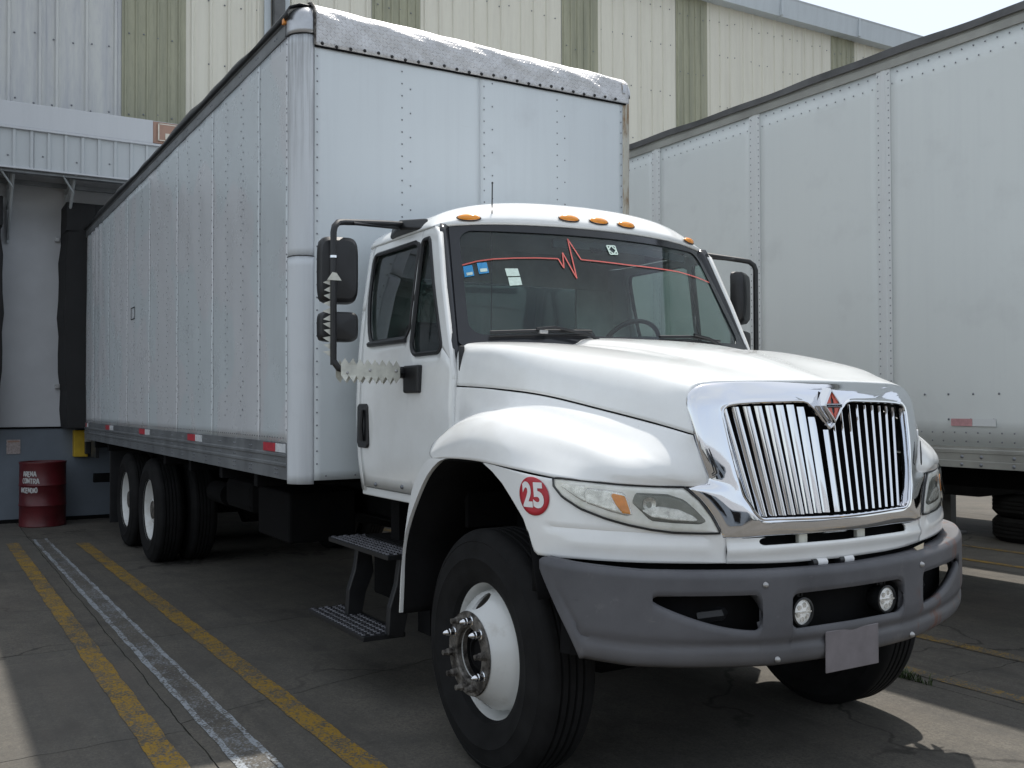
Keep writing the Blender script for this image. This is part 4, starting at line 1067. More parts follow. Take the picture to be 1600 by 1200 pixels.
for s in (-1, 1):
    V = []; F = []
    for i in range(21):
        z = 1.76+(2.545-1.76)*i/20; zz = max(z, 1.885); e = ws(s*.985*hwz(zz), zz, -.004); o_ = cabside(apillar_x(z) if z > 1.75 else 1.52, z, s, -.012)
        V += [(e.x, e.y, z), (o_.x-.004, o_.y, z)]
    for i in range(20): F.append((2*i, 2*i+1, 2*i+3, 2*i+2))
    fixn(mk('pillar_seal', V, F, 'frit', tk, smooth=True, solid=.006))
# stickers and pinstripe on the glass
def wn(p): return (ws(p.y+.01, p.z)-ws(p.y-.01, p.z)).cross(ws(p.y, p.z+.01)-ws(p.y, p.z-.01)).normalized()
def wpoly(pts, mat, name, o=.0015, lab=None):
    c = [ws(y, z, o) for y, z in pts]; fixn(mk(name, c, [tuple(range(len(c)))], mat, tk, solid=.0006, off=1, label=lab))
LN = [(-.905, 2.300), (-.849, 2.314), (-.766, 2.339), (-.684, 2.353), (-.574, 2.362), (-.45, 2.368), (-.336, 2.369), (-.319, 2.317), (-.299, 2.406), (-.263, 2.262), (-.242, 2.49), (-.20, 2.372), (-.05, 2.368), (.101, 2.363), (.3, 2.362), (.522, 2.36), (.70, 2.345), (.862, 2.325)]
seq = []
for a, b2 in zip(LN[:-1], LN[1:]):
    m = max(1, int(abs(b2[0]-a[0])/.05)); seq += [(a[0]+(b2[0]-a[0])*k/m, a[1]+(b2[1]-a[1])*k/m) for k in range(m)]
seq.append(LN[-1])
b = MB()
for a, b2 in zip(seq[:-1], seq[1:]):
    b.add(*ribbon([ws(a[0], a[1], .002), ws(b2[0], b2[1], .002)], .0075, lambda p: Vector((.9, 0, .43))))
fixn(b.mk('heartbeat_line', 'pinkline', tk, solid=.0005, off=0))
wpoly([(-.841, 2.308), (-.795, 2.318), (-.799, 2.259), (-.847, 2.249)], 'blue', 'blue_sticker'); wpoly([(-.835, 2.272), (-.805, 2.278), (-.806, 2.264), (-.836, 2.257)], 'paper', 'sticker_panel', .004)
wpoly([(-.770, 2.329), (-.721, 2.334), (-.724, 2.276), (-.774, 2.268)], 'blue', 'blue_sticker'); wpoly([(-.765, 2.296), (-.729, 2.300), (-.731, 2.283), (-.766, 2.278)], 'paper', 'sticker_panel', .004)
wpoly([(-.639, 2.302), (-.573, 2.304), (-.573, 2.263), (-.640, 2.259)], 'paper', 'paper_sticker'); wpoly([(-.637, 2.253), (-.573, 2.257), (-.575, 2.214), (-.640, 2.207)], 'paper', 'paper_sticker')
wpoly([(-.105, 2.464), (-.022, 2.46), (-.03, 2.43), (-.10, 2.436)], 'frit', 'sensor_patch', -.02)
for (a, b2) in (((-.002, 2.468), (.055, 2.471)), ((.004, 2.418), (.056, 2.422)), ((-.002, 2.468), (.004, 2.418)), ((.055, 2.471), (.056, 2.422)), ((.0, 2.445), (.028, 2.47)), ((.028, 2.47), (.055, 2.445)), ((.055, 2.445), (.03, 2.42)), ((.03, 2.42), (.0, 2.445))):
    fixn(mk('square_decal', *ribbon([ws(*a, .002), ws(*b2, .002)], .008, lambda p: Vector((.9, 0, .43))), 'paper', tk, solid=.0005, off=0))
# sun visor header inside, wipers
b = MB(); b.add(*patch([[ws(y, 2.505, -.03) for y in (-.3, .1, .45, .72)], [ws(y, 2.47, -.05) for y in (-.3, .1, .45, .72)]], 16, 3)); fixn(b.mk('sun_visor', 'dash', tk, solid=.02))
V = []
def wiper(pts, arm):
    b = MB(); b.tube([ws(y, z, .03) for y, z in pts], .009, 6); b.tube([ws(y, z-.012, .02) for y, z in pts], .006, 6)
    w = b.mk('wiper', 'black', tk)
    b = MB(); b.tube([ws(y, z, .045) for y, z in arm], [.014]+[.008]*(len(arm)-1), 6); b.mk('wiper_arm', 'black', w)
wiper([(-.82, 1.942), (-.6, 1.952), (-.3, 1.955)], [(-.27, 1.885), (-.33, 1.93), (-.5, 1.965), (-.60, 1.955)])
wiper([(.12, 1.94), (.36, 1.95), (.62, 1.935)], [(.62, 1.885), (.5, 1.94), (.38, 1.955)])
box('washer_jet', (1.60, -.585, 1.952), (1.635, -.535, 1.972), 'steel', tk, bevel=.005)
b = MB(); rows = [[(1.44, y, 1.875) if abs(y) > .9 else (1.47+.21*(1-(y/.96)**2), y, 1.895) for y in (-.96, -.6, -.3, 0, .3, .6, .96)], [(1.50+.23*(1-(y/.96)**2), y, 1.87) for y in (-.96, -.6, -.3, 0, .3, .6, .96)]]
b.add(*patch(rows, 30, 3)); fixn(b.mk('cowl_panel', 'black', tk, solid=.01))
# marker lamps
def marker(y, x, z, yaw):
    M_ = Matrix.Translation((x, y, z)) @ Matrix.Rotation(yaw, 4, 'Z') @ Matrix.Rotation(math.radians(-38), 4, 'Y')
    def egg(rx, ry, rz, n=20, m=6):
        V = []; F = []
        for j in range(m+1):
            a = PI/2*j/m
            for k in range(n):
                q = 2*PI*k/n; V.append(M_ @ Vector((rz*math.sin(a), rx*math.cos(a)*math.cos(q), ry*math.cos(a)*math.sin(q))))
        for j in range(m):
            for k in range(n): F.append((j*n+k, j*n+(k+1) % n, (j+1)*n+(k+1) % n, (j+1)*n+k))
        return V, F
    l = mk('marker_lamp', *egg(.062, .022, .020), 'amber', tk, smooth=True, ang=60); fixn(l)
    b = fixn(mk('lamp_gasket', *egg(.067, .027, .008), 'black', l, smooth=True)); 
for y, x, z, yw in ((-.755, 1.205, 2.583, -.42), (-.195, 1.318, 2.612, -.08), (0, 1.325, 2.614, 0), (.195, 1.318, 2.612, .08), (.755, 1.205, 2.583, .42)): marker(y, x, z, yw)
# antenna
b = MB(); b.tube([(1.22, -.62, 2.78), (1.21, -.62, 2.40), (1.205, -.62, 1.99), (1.5, -.66, 1.90)][:3], .0036, 5); b.tube([(1.22, -.62, 2.775), (1.22, -.62, 2.785)], .005, 6); b.mk('antenna', 'black', tk)
# interior
box('dashboard', (1.12, -.90, 1.62), (1.50, .90, 1.90), 'dash', tk, bevel=.06, seg=4)
b = MB(); b.lathe((1.16, .45, 1.93), [(.0, 0), (.14, 0), (.16, .03), (.12, .06), (0, .07)], 'z', 20); fixn(b.mk('instrument_hood', 'dash', tk, smooth=True))
for yc in (-.52, .45):
    b = MB(); b.box((.42, yc-.25, 1.30), (.95, yc+.25, 1.55)); st = b.mk('seat', 'seat', tk, bevel=.06, seg=4)
    b = MB(); b.add([(.36, yc-.25, 1.5), (.50, yc-.25, 1.5), (.50, yc+.25, 1.5), (.36, yc+.25, 1.5), (.30, yc-.20, 2.10), (.41, yc-.20, 2.10), (.41, yc+.20, 2.10), (.30, yc+.20, 2.10)], [(0, 3, 2, 1), (4, 5, 6, 7), (0, 1, 5, 4), (1, 2, 6, 5), (2, 3, 7, 6), (3, 0, 4, 7)]); b.mk('seat_back', 'seat', st, bevel=.07, seg=4)
b = MB(); rg = []
for k in range(33):
    a = 2*PI*k/32; rg.append(Vector((1.02, .45, 1.93))+Vector((.5, 0, .86)).normalized()*math.sin(a)*.21*.9+Vector((0, 1, 0))*math.cos(a)*.21+Vector((.0, 0, 0)))
b.tube(rg, .014, 8, False); b.tube([(1.02, .25, 1.93), (1.02, .65, 1.93)], .014, 6); b.tube([(1.02, .45, 1.93), (1.2, .45, 1.75)], .03, 8); b.mk('steering_wheel', 'black', tk, smooth=True)

# mirrors
def mirror_set(s, yaw):
    y = s*1.45
    b = MB(); b.tube([(1.06, y, 1.80), (1.06, y, 2.10), (1.06, y, 2.47)]+[(1.06-.05*(1-math.cos(a)), y-s*.07*(1-math.cos(a)), 2.47+.065*math.sin(a)) for a in (.5, 1.0, 1.57)]+[(.90, s*1.12, 2.57), (.80, s*.93, 2.595)], .0165, 10)
    arm = b.mk('mirror_arm', 'black', tk, smooth=True)
    b = MB(); b.tube([(1.0, s*1.32, 2.535), (.84, s*1.0, 2.565), (.78, s*.93, 2.57)], .009, 8); b.mk('arm_stay', 'black', arm, smooth=True)
    b = MB(); b.add([(.60, s*.89, 2.53), (1.06, s*.915, 2.535), (1.02, s*.90, 2.60), (.62, s*.87, 2.62), (.62, s*.95, 2.54), (.80, s*.99, 2.565), (.80, s*.97, 2.62), (.64, s*.94, 2.61)], [(0, 1, 5, 4), (1, 2, 6, 5), (2, 3, 7, 6), (3, 0, 4, 7), (4, 5, 6, 7), (0, 3, 2, 1)]); fixn(b.mk('mirror_mount', 'black', tk, bevel=.012, seg=3))
    # lower arm and bracket on door
    b = MB(); b.tube([(1.06, y, 1.82), (1.075, y-s*.02, 1.785), (1.08, y-s*.10, 1.765), (1.02, s*1.05, 1.765)], .018, 8); b.mk('lower_arm', 'black', arm, smooth=True)
    b = MB(); b.box((.93, min(s*1.005, s*1.07), 1.74), (1.03, max(s*1.005, s*1.07), 1.80)); b.box((1.0, min(s*1.005, s*1.045), 1.66), (1.18, max(s*1.005, s*1.045), 1.805)); b.mk('door_bracket', 'black', tk, bevel=.012, seg=3)
    def head(zc, w, h, name, cy):
        Mx = Matrix.Translation((.992, y+s*cy, zc)) @ Matrix.Rotation(yaw, 4, 'Z')
        V = []; F = []; n = 40
        def ring(sc, xo, rad_=.28):
            o = []
            for k in range(n):
                a = 2*PI*k/n; e = .38; cx = math.copysign(abs(math.cos(a))**e, math.cos(a)); cz = math.copysign(abs(math.sin(a))**e, math.sin(a))
                o.append(Mx @ Vector((xo, cx*w/2*sc, cz*h/2*sc)))
            return o
        rings = [ring(.94, -.052), ring(1, -.05), ring(1.0, -.02), ring(.97, .01), ring(.86, .028), ring(.5, .036), ring(.05, .037)]
        for rg in rings: V += rg
        for j in range(len(rings)-1):
            for k in range(n): F.append((j*n+k, j*n+(k+1) % n, (j+1)*n+(k+1) % n, (j+1)*n+k))
        F.append(tuple(range((len(rings)-1)*n, len(rings)*n)))
        o = mk(name, V, F, 'black', tk, smooth=True, ang=35); fixn(o)
        gl = [Mx @ Vector((-.0525, c*w/2*.93, d*h/2*.93)) for c, d in ((-1, -.9), (-.9, -1), (.9, -1), (1, -.9), (1, .9), (.9, 1), (-.9, 1), (-1, .9))]
        mk('mirror_glass', gl, [tuple(range(8))], 'chrome', o, solid=.001)
    head(2.29, .205, .345, 'mirror', -.052); head(2.0, .205, .155, 'convex_mirror', -.052)
mirror_set(-1, math.radians(-10)); 
mirror_set(1, math.radians(30))
# toothed metal guards (right side only)
def teeth(p0, p1, up, wid, n, tl, nrm, name):
    p0, p1, up = Vector(p0), Vector(p1), Vector(up).normalized(); d = (p1-p0)/n; V = []; F = []
    V = [p0-up*wid/2, p1-up*wid/2, p1+up*wid/2, p0+up*wid/2]; F = [(0, 1, 2, 3)]; b = MB(); b.add(V, F)
    for i in range(n):
        for s in (-1, 1):
            a = p0+d*i+up*s*wid/2; c = p0+d*(i+1)+up*s*wid/2; t = (a+c)/2+up*s*tl+Vector(nrm)*random.uniform(-.006, .012)
            b.add([a, c, t], [(0, 1, 2)])
    return fixn(b.mk(name, 'whitemetal', tk, solid=.0015, off=0))
teeth((1.125, -1.435, 1.775), (1.070, -1.09, 1.768), (0, 0, 1), .055, 8, .032, (1, 0, 0), 'toothed_guard')
teeth((1.052, -1.435, 1.768), (1.00, -1.09, 1.762), (0, 0, 1), .055, 8, .030, (1, 0, 0), 'toothed_guard')
rivets('guard_rivet', [(1.101, -1.27, 1.775), (1.078, -1.115, 1.775), (1.120, -1.40, 1.76)], (1, 0, 0), .009, 'steel', tk)
b = MB()
for i in range(11):
    z = 1.84+i*.036; b.add([(1.055, -1.462, z), (1.055, -1.462, z+.034), (1.05+random.uniform(-.01, .01), -1.498-random.uniform(0, .008), z+.018+random.uniform(-.01, .01))], [(0, 1, 2)])
b.add([(1.052, -1.464, 1.82), (1.052, -1.464, 2.24), (1.056, -1.452, 2.24), (1.056, -1.452, 1.82)], [(0, 1, 2, 3)])
b.add([(1.076, -1.49, 2.225), (1.080, -1.415, 2.225), (1.078, -1.44, 2.262), (1.078, -1.462, 2.266)], [(0, 1, 2, 3)])
fixn(b.mk('toothed_strip', 'whitemetal', tk, solid=.0015, off=0))
b = MB(); b.lathe((1.06, -1.45, 2.345), [(.0175, -.006), (.021, -.006), (.021, .006), (.0175, .006)], 'z', 16); b.mk('clamp_ring', 'chrome', tk)

# ---------------- hood
H = [
 [(1.69, 0, 1.938), (1.95, 0, 1.912), (2.2, 0, 1.875), (2.45, 0, 1.825), (2.66, 0, 1.765), (2.852, 0, 1.697)],
 [(1.68, -.17, 1.938), (1.94, -.15, 1.911), (2.19, -.13, 1.873), (2.44, -.11, 1.822), (2.65, -.10, 1.762), (2.850, -.09, 1.697)],
 [(1.64, -.335, 1.932), (1.92, -.30, 1.905), (2.18, -.26, 1.865), (2.43, -.20, 1.811), (2.64, -.165, 1.753), (2.848, -.15, 1.697)],
 [(1.61, -.43, 1.902), (1.90, -.40, 1.880), (2.17, -.36, 1.846), (2.43, -.31, 1.797), (2.64, -.27, 1.748), (2.845, -.25, 1.696)],
 [(1.55, -.68, 1.912), (1.88, -.66, 1.887), (2.17, -.60, 1.847), (2.45, -.52, 1.795), (2.65, -.46, 1.745), (2.838, -.42, 1.693)],
 [(1.485, -.875, 1.908), (1.84, -.85, 1.882), (2.16, -.785, 1.836), (2.47, -.68, 1.782), (2.655, -.605, 1.735), (2.825, -.545, 1.688)],
 [(1.450, -.952, 1.885), (1.825, -.925, 1.860), (2.17, -.855, 1.812), (2.50, -.745, 1.756), (2.67, -.675, 1.710), (2.818, -.625, 1.668)],
 [(1.462, -.985, 1.80), (1.845, -.957, 1.778), (2.19, -.90, 1.737), (2.515, -.80, 1.675), (2.695, -.722, 1.630), (2.832, -.66, 1.585)],
 [(1.500, -.995, 1.694), (1.882, -.968, 1.673), (2.205, -.922, 1.641), (2.522, -.832, 1.578), (2.712, -.747, 1.531), (2.862, -.668, 1.486)]]
V1, F1 = patch(H, 48, 48)
b = MB(); F1r = [tuple(reversed(fc)) for fc in F1]
b.add(V1, F1r); Vm, Fm = mirror(V1, F1r); b.add(Vm, Fm)
bmh = b.mk('hood', 'paint', tk, smooth=True, ang=60)
bm = bmesh.new(); bm.from_mesh(bmh.data); bmesh.ops.remove_doubles(bm, verts=bm.verts, dist=.0005); bmesh.ops.recalc_face_normals(bm, faces=bm.faces)
up = sum(fc.normal.z*fc.calc_area() for fc in bm.faces)
if up < 0: bmesh.ops.reverse_faces(bm, faces=bm.faces)
bm.to_mesh(bmh.data); bm.free()
m = bmh.modifiers.new('solid', 'SOLIDIFY'); m.thickness = .012; m.offset = -1
# ---------------- fender (upper)
FD = [
 [(1.500, -.998, 1.686), (1.700, -.987, 1.678), (1.882, -.972, 1.666), (2.205, -.926, 1.634), (2.522, -.836, 1.571), (2.712, -.751, 1.524), (2.800, -.706, 1.499), (2.862, -.672, 1.479)],
 [(1.500, -1.003, 1.61), (1.715, -1.000, 1.625), (1.93, -.988, 1.63), (2.24, -.950, 1.595), (2.525, -.880, 1.535), (2.72, -.800, 1.478), (2.82, -.738, 1.440), (2.874, -.655, 1.425)],
 [(1.500, -1.010, 1.49), (1.75, -1.025, 1.550), (1.99, -1.020, 1.578), (2.27, -.985, 1.553), (2.53, -.925, 1.495), (2.74, -.845, 1.430), (2.845, -.765, 1.388), (2.884, -.640, 1.372)],
 [(1.520, -1.07, 1.45), (1.76, -1.065, 1.540), (2.01, -1.06, 1.570), (2.29, -1.03, 1.545), (2.55, -.965, 1.484), (2.755, -.88, 1.405), (2.86, -.775, 1.350), (2.890, -.625, 1.332)],
 [(1.560, -1.14, 1.420), (1.77, -1.13, 1.505), (2.04, -1.13, 1.538), (2.33, -1.10, 1.512), (2.585, -1.02, 1.448), (2.770, -.915, 1.370), (2.868, -.765, 1.318), (2.891, -.617, 1.310)],
 [(1.610, -1.187, 1.375), (1.79, -1.185, 1.425), (2.07, -1.19, 1.455), (2.37, -1.155, 1.432), (2.61, -1.06, 1.383), (2.775, -.935, 1.335), (2.869, -.745, 1.300), (2.889, -.622, 1.297)],
 [(1.660, -1.197, 1.350), (1.80, -1.20, 1.360), (2.08, -1.205, 1.362), (2.38, -1.194, 1.346), (2.620, -1.106, 1.317), (2.785, -.915, 1.296), (2.872, -.715, 1.285), (2.887, -.632, 1.289)]]
V2, F2 = patch(FD, 64, 44)
for s in (-1, 1):
    b = MB(); b.add(V2, F2) if s < 0 else b.add(*mirror(V2, F2))
    o = fixn(b.mk('fender', 'fender', tk, smooth=True, ang=60, solid=.010, off=-1))
# plan curve helpers for the nose
PYs = [0, .25, .42, .6, .7, .8, .9, 1.0, 1.1, 1.15, 1.185, 1.2, 1.203]
PXs = [3.0, 2.990, 2.975, 2.93, 2.9, 2.86, 2.81, 2.745, 2.65, 2.58, 2.48, 2.3, 2.0]
def plan_curve(Y, X, n=200):
    P = curve([(x, y, 0) for x, y in zip(X, Y)], n); S = [0]
    for a, b in zip(P[:-1], P[1:]): S.append(S[-1]+(b-a).length)
    return P, S
def make_surf(Y, X, lean):
    P, S = plan_curve(Y, X)
    def at(s, z, o=0):
        sg = -1 if s < 0 else 1; a = abs(s); k = 0
        lo, hi = 0, len(S)-1
        while hi-lo > 1:
            m = (lo+hi)//2
            if S[m] <= a: lo = m
            else: hi = m
        t = (a-S[lo])/(S[hi]-S[lo]); p = P[lo].lerp(P[hi], t)
        tg = (P[min(hi+1, len(P)-1)]-P[max(lo-1, 0)]).normalized(); nn = Vector((tg.y, -tg.x, 0))
        p = p+nn*o
        return Vector((p.x+lean(z), sg*p.y, z))
    def s_of(y, x=None):
        best = 0; bd = 9
        for p, sv in zip(P, S):
            d = abs(p.y-abs(y)) if x is None else (p.y-abs(y))**2+(p.x-x)**2
            if d < bd: bd = d; best = sv
        return best*(-1 if y < 0 else 1)
    return at, s_of, S[-1]
NF, NS, NMAX = make_surf(PYs, PXs, lambda z: -.15*max(0, z-1.1))
def sheet(at, ss, zlo, zhi, o, name, mat, parent, nz=6, solid=.008, prof=None, flip=False, **k):
    V = []; F = []
    for s in ss:
        a, b = zlo(s), zhi(s)
        for i in range(nz+1):
            z = a+(b-a)*i/nz; V.append(at(s, z, o+(prof(s, z) if prof else 0)))
    w = nz+1
    for i in range(len(ss)-1):
        for j in range(nz): q = i*w+j; F.append((q, q+w, q+w+1, q+1))
    return fixn(mk(name, V, F, mat, parent, smooth=True, solid=solid, off=k.pop('off', -1), **k))
# lower fender panel: arch curve etc. as function of s (|s| grows rearwards)
def sS(x, y): return abs(NS(y, x))
TOPL = sorted([(sS(2.867, .713), 1.282), (sS(2.742, .957), 1.300), (sS(2.6, 1.111), 1.313), (sS(2.454, 1.181), 1.333), (sS(2.261, 1.2), 1.353), (sS(2.187, 1.2), 1.357), (sS(2.89, .664), 1.231), (sS(2.91, .625), 1.174), (sS(2.929, .595), 1.11)])
BOTL = sorted([(sS(2.943, .544), .988), (sS(2.812, .891), 1.002), (sS(2.665, 1.083), 1.013), (sS(2.52, 1.17), 1.018), (sS(2.495, 1.178), 1.07), (sS(2.461, 1.186), 1.152), (sS(2.395, 1.195), 1.225), (sS(2.327, 1.2), 1.281), (sS(2.265, 1.2), 1.326), (sS(2.187, 1.2), 1.356)])
s0_, s1_ = TOPL[0][0]-.0, TOPL[-1][0]; SC_ = NS(.572)
SS = frange(SC_+.0015, s1_, 60)
groove = lambda s, z: -.007*math.exp(-((z-(1.095+.03*(abs(s)-.6)/.6))/.007)**2)*(1 if .66 < abs(s) < 1.28 else 0) + .006*math.exp(-((z-(1.045+.03*(abs(s)-.6)/.6))/.022)**2)*min(1, max(0, (abs(s)-.63)/.03))*min(1, max(0, (1.25-abs(s))/.1))
for sg in (-1, 1):
    o = sheet(NF, [sg*s for s in SS], lambda s: interp(abs(s), [a for a, b in BOTL], [b for a, b in BOTL]), lambda s: interp(abs(s), [a for a, b in TOPL], [b for a, b in TOPL]), 0.0, 'lower_fender_panel', 'fender', tk, nz=26, prof=groove, solid=.010)
# wing strip behind the wheel, arch lip and liner
ARC = [(1.311, .579), (1.325, .72), (1.342, .887), (1.40, 1.02), (1.509, 1.165), (1.613, 1.27), (1.72, 1.335), (1.80, 1.357)]
REA = [(1.296, .576), (1.318, .78), (1.36, .95), (1.38, 1.02), (1.438, 1.175), (1.52, 1.275), (1.60, 1.335), (1.665, 1.352)]
for s in (-1, 1):
    V = []; F = []
    A = curve([(x, 0, z) for x, z in ARC], 24); Rr = curve([(x, 0, z) for x, z in REA], 24)
    for a, q in zip(A, Rr): V += [(a.x, s*1.200, a.z), (q.x-.004, s*1.197, q.z), (q.x-.006, s*1.02, q.z), (a.x, s*1.04, a.z)]
    for i in range(24):
        for k in range(4): F.append((4*i+k, 4*i+(k+1) % 4, 4*i+4+(k+1) % 4, 4*i+4+k))
    F += [(0, 1, 2, 3), (96, 97, 98, 99)]
    fixn(mk('rear_fender_strip', V, F, 'fender', tk, smooth=True, ang=40))
    V = []; F = []
    arch = [Vector((x+.004, 0, z-.004)) for x, z in ARC]+[Vector((2.0, 0, 1.357)), Vector((2.19, 0, 1.353)), Vector((2.32, 0, 1.275)), Vector((2.455, 0, 1.15)), Vector((2.515, 0, 1.02)), Vector((2.56, 0, .85))]
    AC = curve(arch, 50)
    for p in AC: V += [(p.x, s*1.185, p.z), (p.x+(2.0-p.x)*.0, s*.98, p.z-.0), (p.x, s*.66, p.z)]
    for i in range(50):
        for k in range(2): F.append((3*i+k, 3*i+1+k, 3*i+4+k, 3*i+3+k))
    fixn(mk('wheel_arch_liner', V, F, 'dark', tk, smooth=True, solid=.006, ang=60))
    box('inner_wing', (1.30, min(s*.65, s*.66), .62), (2.75, max(s*.65, s*.66), 1.55), 'dark', tk, bevel=0)
# headlamps
HT = [(sS(2.602, 1.113), 1.312), (sS(2.616, 1.099), 1.315), (sS(2.698, 1.016), 1.304), (sS(2.772, .911), 1.291), (sS(2.833, .798), 1.284), (sS(2.868, .711), 1.28), (sS(2.89, .664), 1.231), (sS(2.91, .625), 1.174), (sS(2.929, .597), 1.112)]
HL = [(sS(2.602, 1.113), 1.29), (sS(2.629, 1.098), 1.249), (sS(2.678, 1.054), 1.206), (sS(2.739, .993), 1.170), (sS(2.787, .924), 1.147), (sS(2.83, .851), 1.128), (sS(2.867, .773), 1.116), (sS(2.906, .668), 1.110), (sS(2.929, .597), 1.108)]
HT.sort(); HL.sort()
fi = lambda T: (lambda s: interp(abs(s), [a for a, b in T], [b for a, b in T]))
def shape(top, bot, n=24):
    T = sorted((sS(x, -y), z) for x, y, z in top); B = sorted((sS(x, -y), z) for x, y, z in bot)
    lo = max(T[0][0], B[0][0]); hi = min(T[-1][0], B[-1][0]); return fi(T), fi(B), lo, hi
beamT = [(2.788, -.892, 1.235), (2.795, -.885, 1.264), (2.843, -.779, 1.258), (2.871, -.72, 1.236), (2.892, -.68, 1.195), (2.906, -.648, 1.158)]
beamB = [(2.788, -.892, 1.225), (2.81, -.872, 1.188), (2.826, -.847, 1.159), (2.86, -.77, 1.149), (2.898, -.669, 1.142), (2.906, -.648, 1.150)]
turnT = [(2.683, -1.034, 1.262), (2.692, -1.025, 1.282), (2.745, -.96, 1.273), (2.772, -.917, 1.264), (2.792, -.909, 1.195)]
turnB = [(2.683, -1.034, 1.255), (2.69, -1.031, 1.225), (2.749, -.969, 1.193), (2.775, -.92, 1.178), (2.792, -.909, 1.182)]
sideT = [(2.622, -1.094, 1.290), (2.631, -1.089, 1.296), (2.686, -1.031, 1.290), (2.688, -1.029, 1.286)]
sideB = [(2.622, -1.094, 1.287), (2.66, -1.062, 1.250), (2.686, -1.037, 1.229), (2.688, -1.029, 1.229)]
ambT = [(2.749, -.958, 1.258), (2.752, -.955, 1.262), (2.773, -.92, 1.252), (2.788, -.911, 1.195)]
ambB = [(2.749, -.958, 1.25), (2.759, -.95, 1.218), (2.773, -.934, 1.188), (2.788, -.911, 1.185)]
for sg in (-1, 1):
    ss = [sg*s for s in frange(HT[0][0], HT[-1][0], 44)]
    h0 = sheet(NF, ss, fi(HL), fi(HT), .004, 'headlight', 'lampbody', tk, nz=8, solid=.02)
    def inner(nm, T, B, mat, o, nz=8, n=24, prof=None):
        tf, bf, lo, hi = shape(T, B); xs = [lo+(hi-lo)*(1-math.cos(PI*i/n))/2 for i in range(n+1)]
        return sheet(NF, [sg*s for s in xs], bf, tf, o, nm, mat, h0, nz=nz, solid=.003, prof=prof)
    inner('beam_well', beamT, beamB, 'smoke', .006)
    inner('turn_well', turnT, turnB, 'reflector', .006)
    inner('reflection_lobe', [(2.812, -.868, 1.200), (2.835, -.812, 1.214), (2.865, -.745, 1.200), (2.888, -.690, 1.172), (2.893, -.678, 1.160)], [(2.812, -.868, 1.196), (2.826, -.838, 1.172), (2.86, -.765, 1.158), (2.885, -.700, 1.154), (2.893, -.678, 1.157)], 'reflector', .0085)  # bright reflection in the beam well, built in as a pale strip
    inner('side_well', sideT, sideB, 'reflector', .006)
    inner('indicator_lens', ambT, ambB, 'amber', .010)
    # round beam reflector bowl and bulb
    for (x, y, z, rad) in ((2.822, .845, 1.222, .026),):
        s_ = sg*sS(x, y); p = NF(s_, z, .008); q = NF(s_, z, .018)
        nn = (q-p).normalized(); a1 = nn.orthogonal().normalized(); a2 = nn.cross(a1); V = []; F = []
        for j in range(5):
            rr = rad*(1-j*.2)
            for k in range(20): V.append(p+nn*(.004-.002*j)+(a1*math.cos(2*PI*k/20)+a2*math.sin(2*PI*k/20))*rr)
        for j in range(4):
            for k in range(20): F.append((j*20+k, j*20+(k+1) % 20, (j+1)*20+(k+1) % 20, (j+1)*20+k))
        F.append(tuple(range(80, 100)))
        fixn(mk('reflector_bowl', V, F, 'reflector', h0, smooth=True))
    sheet(NF, ss, lambda s: fi(HL)(s)+.002, lambda s: fi(HT)(s)-.002, .018, 'headlight_lens', 'lens', h0, nz=8, solid=0, prof=None)
    lp = [NF(s, fi(HT)(s)+.003, .006) for s in ss]+[NF(s, fi(HL)(s)-.003, .006) for s in ss[::-1]]
    b = MB(); b.tube(lp+[lp[0]], .0045, 6, False); b.mk('headlight_seal', 'black', h0, smooth=True)
GP = lambda y, z: 2.985-.18*y*y-(z-1.155)*.17
# ---------------- chrome surround: outer and inner loops, right half then mirrored
OUT = [(2.858, 0, 1.692), (2.858, .13, 1.692), (2.856, .25, 1.692), (2.852, .36, 1.690), (2.846, .46, 1.688), (2.835, .555, 1.683), (2.828, .62, 1.668), (2.832, .658, 1.625), (2.845, .664, 1.56), (2.862, .658, 1.48), (2.874, .648, 1.42), (2.884, .632, 1.36), (2.889, .618, 1.325), (2.888, .625, 1.297), (2.872, .690, 1.286), (2.872, .700, 1.270), (2.892, .660, 1.225), (2.912, .622, 1.17), (2.930, .592, 1.100), (2.936, .575, 1.085), (2.962, .48, 1.083), (2.982, .30, 1.082), (2.995, .15, 1.081), (2.999, 0, 1.081)]
INN = [(2.935, 0, 1.500), (2.930, .050, 1.548), (2.922, .092, 1.588), (2.916, .135, 1.610), (2.908, .24, 1.610), (2.898, .38, 1.607), (2.885, .49, 1.600), (2.880, .528, 1.587), (2.880, .540, 1.562), (2.892, .534, 1.50), (2.904, .527, 1.44), (2.916, .518, 1.38), (2.927, .510, 1.33), (2.936, .500, 1.285), (2.943, .491, 1.25), (2.949, .482, 1.23), (2.958, .467, 1.205), (2.965, .455, 1.180), (2.970, .435, 1.160), (2.972, .415, 1.151), (2.975, .36, 1.149), (2.986, .25, 1.146), (2.995, .12, 1.143), (2.999, 0, 1.142)]
full = lambda T: [Vector((x, -y, z)) for x, y, z in T]+[Vector((x, y, z)) for x, y, z in T[-2:0:-1]]
O_, I_ = full(OUT), full(INN); n = len(O_)
def cl(T, sub=3):
    m = len(T); o = []
    for i in range(m):
        for k in range(sub):
            o.append(cr(T[(i-1) % m], T[i], T[(i+1) % m], T[(i+2) % m], k/sub))
    return o
Of, If = cl(O_), cl(I_); n = len(Of); rings = []
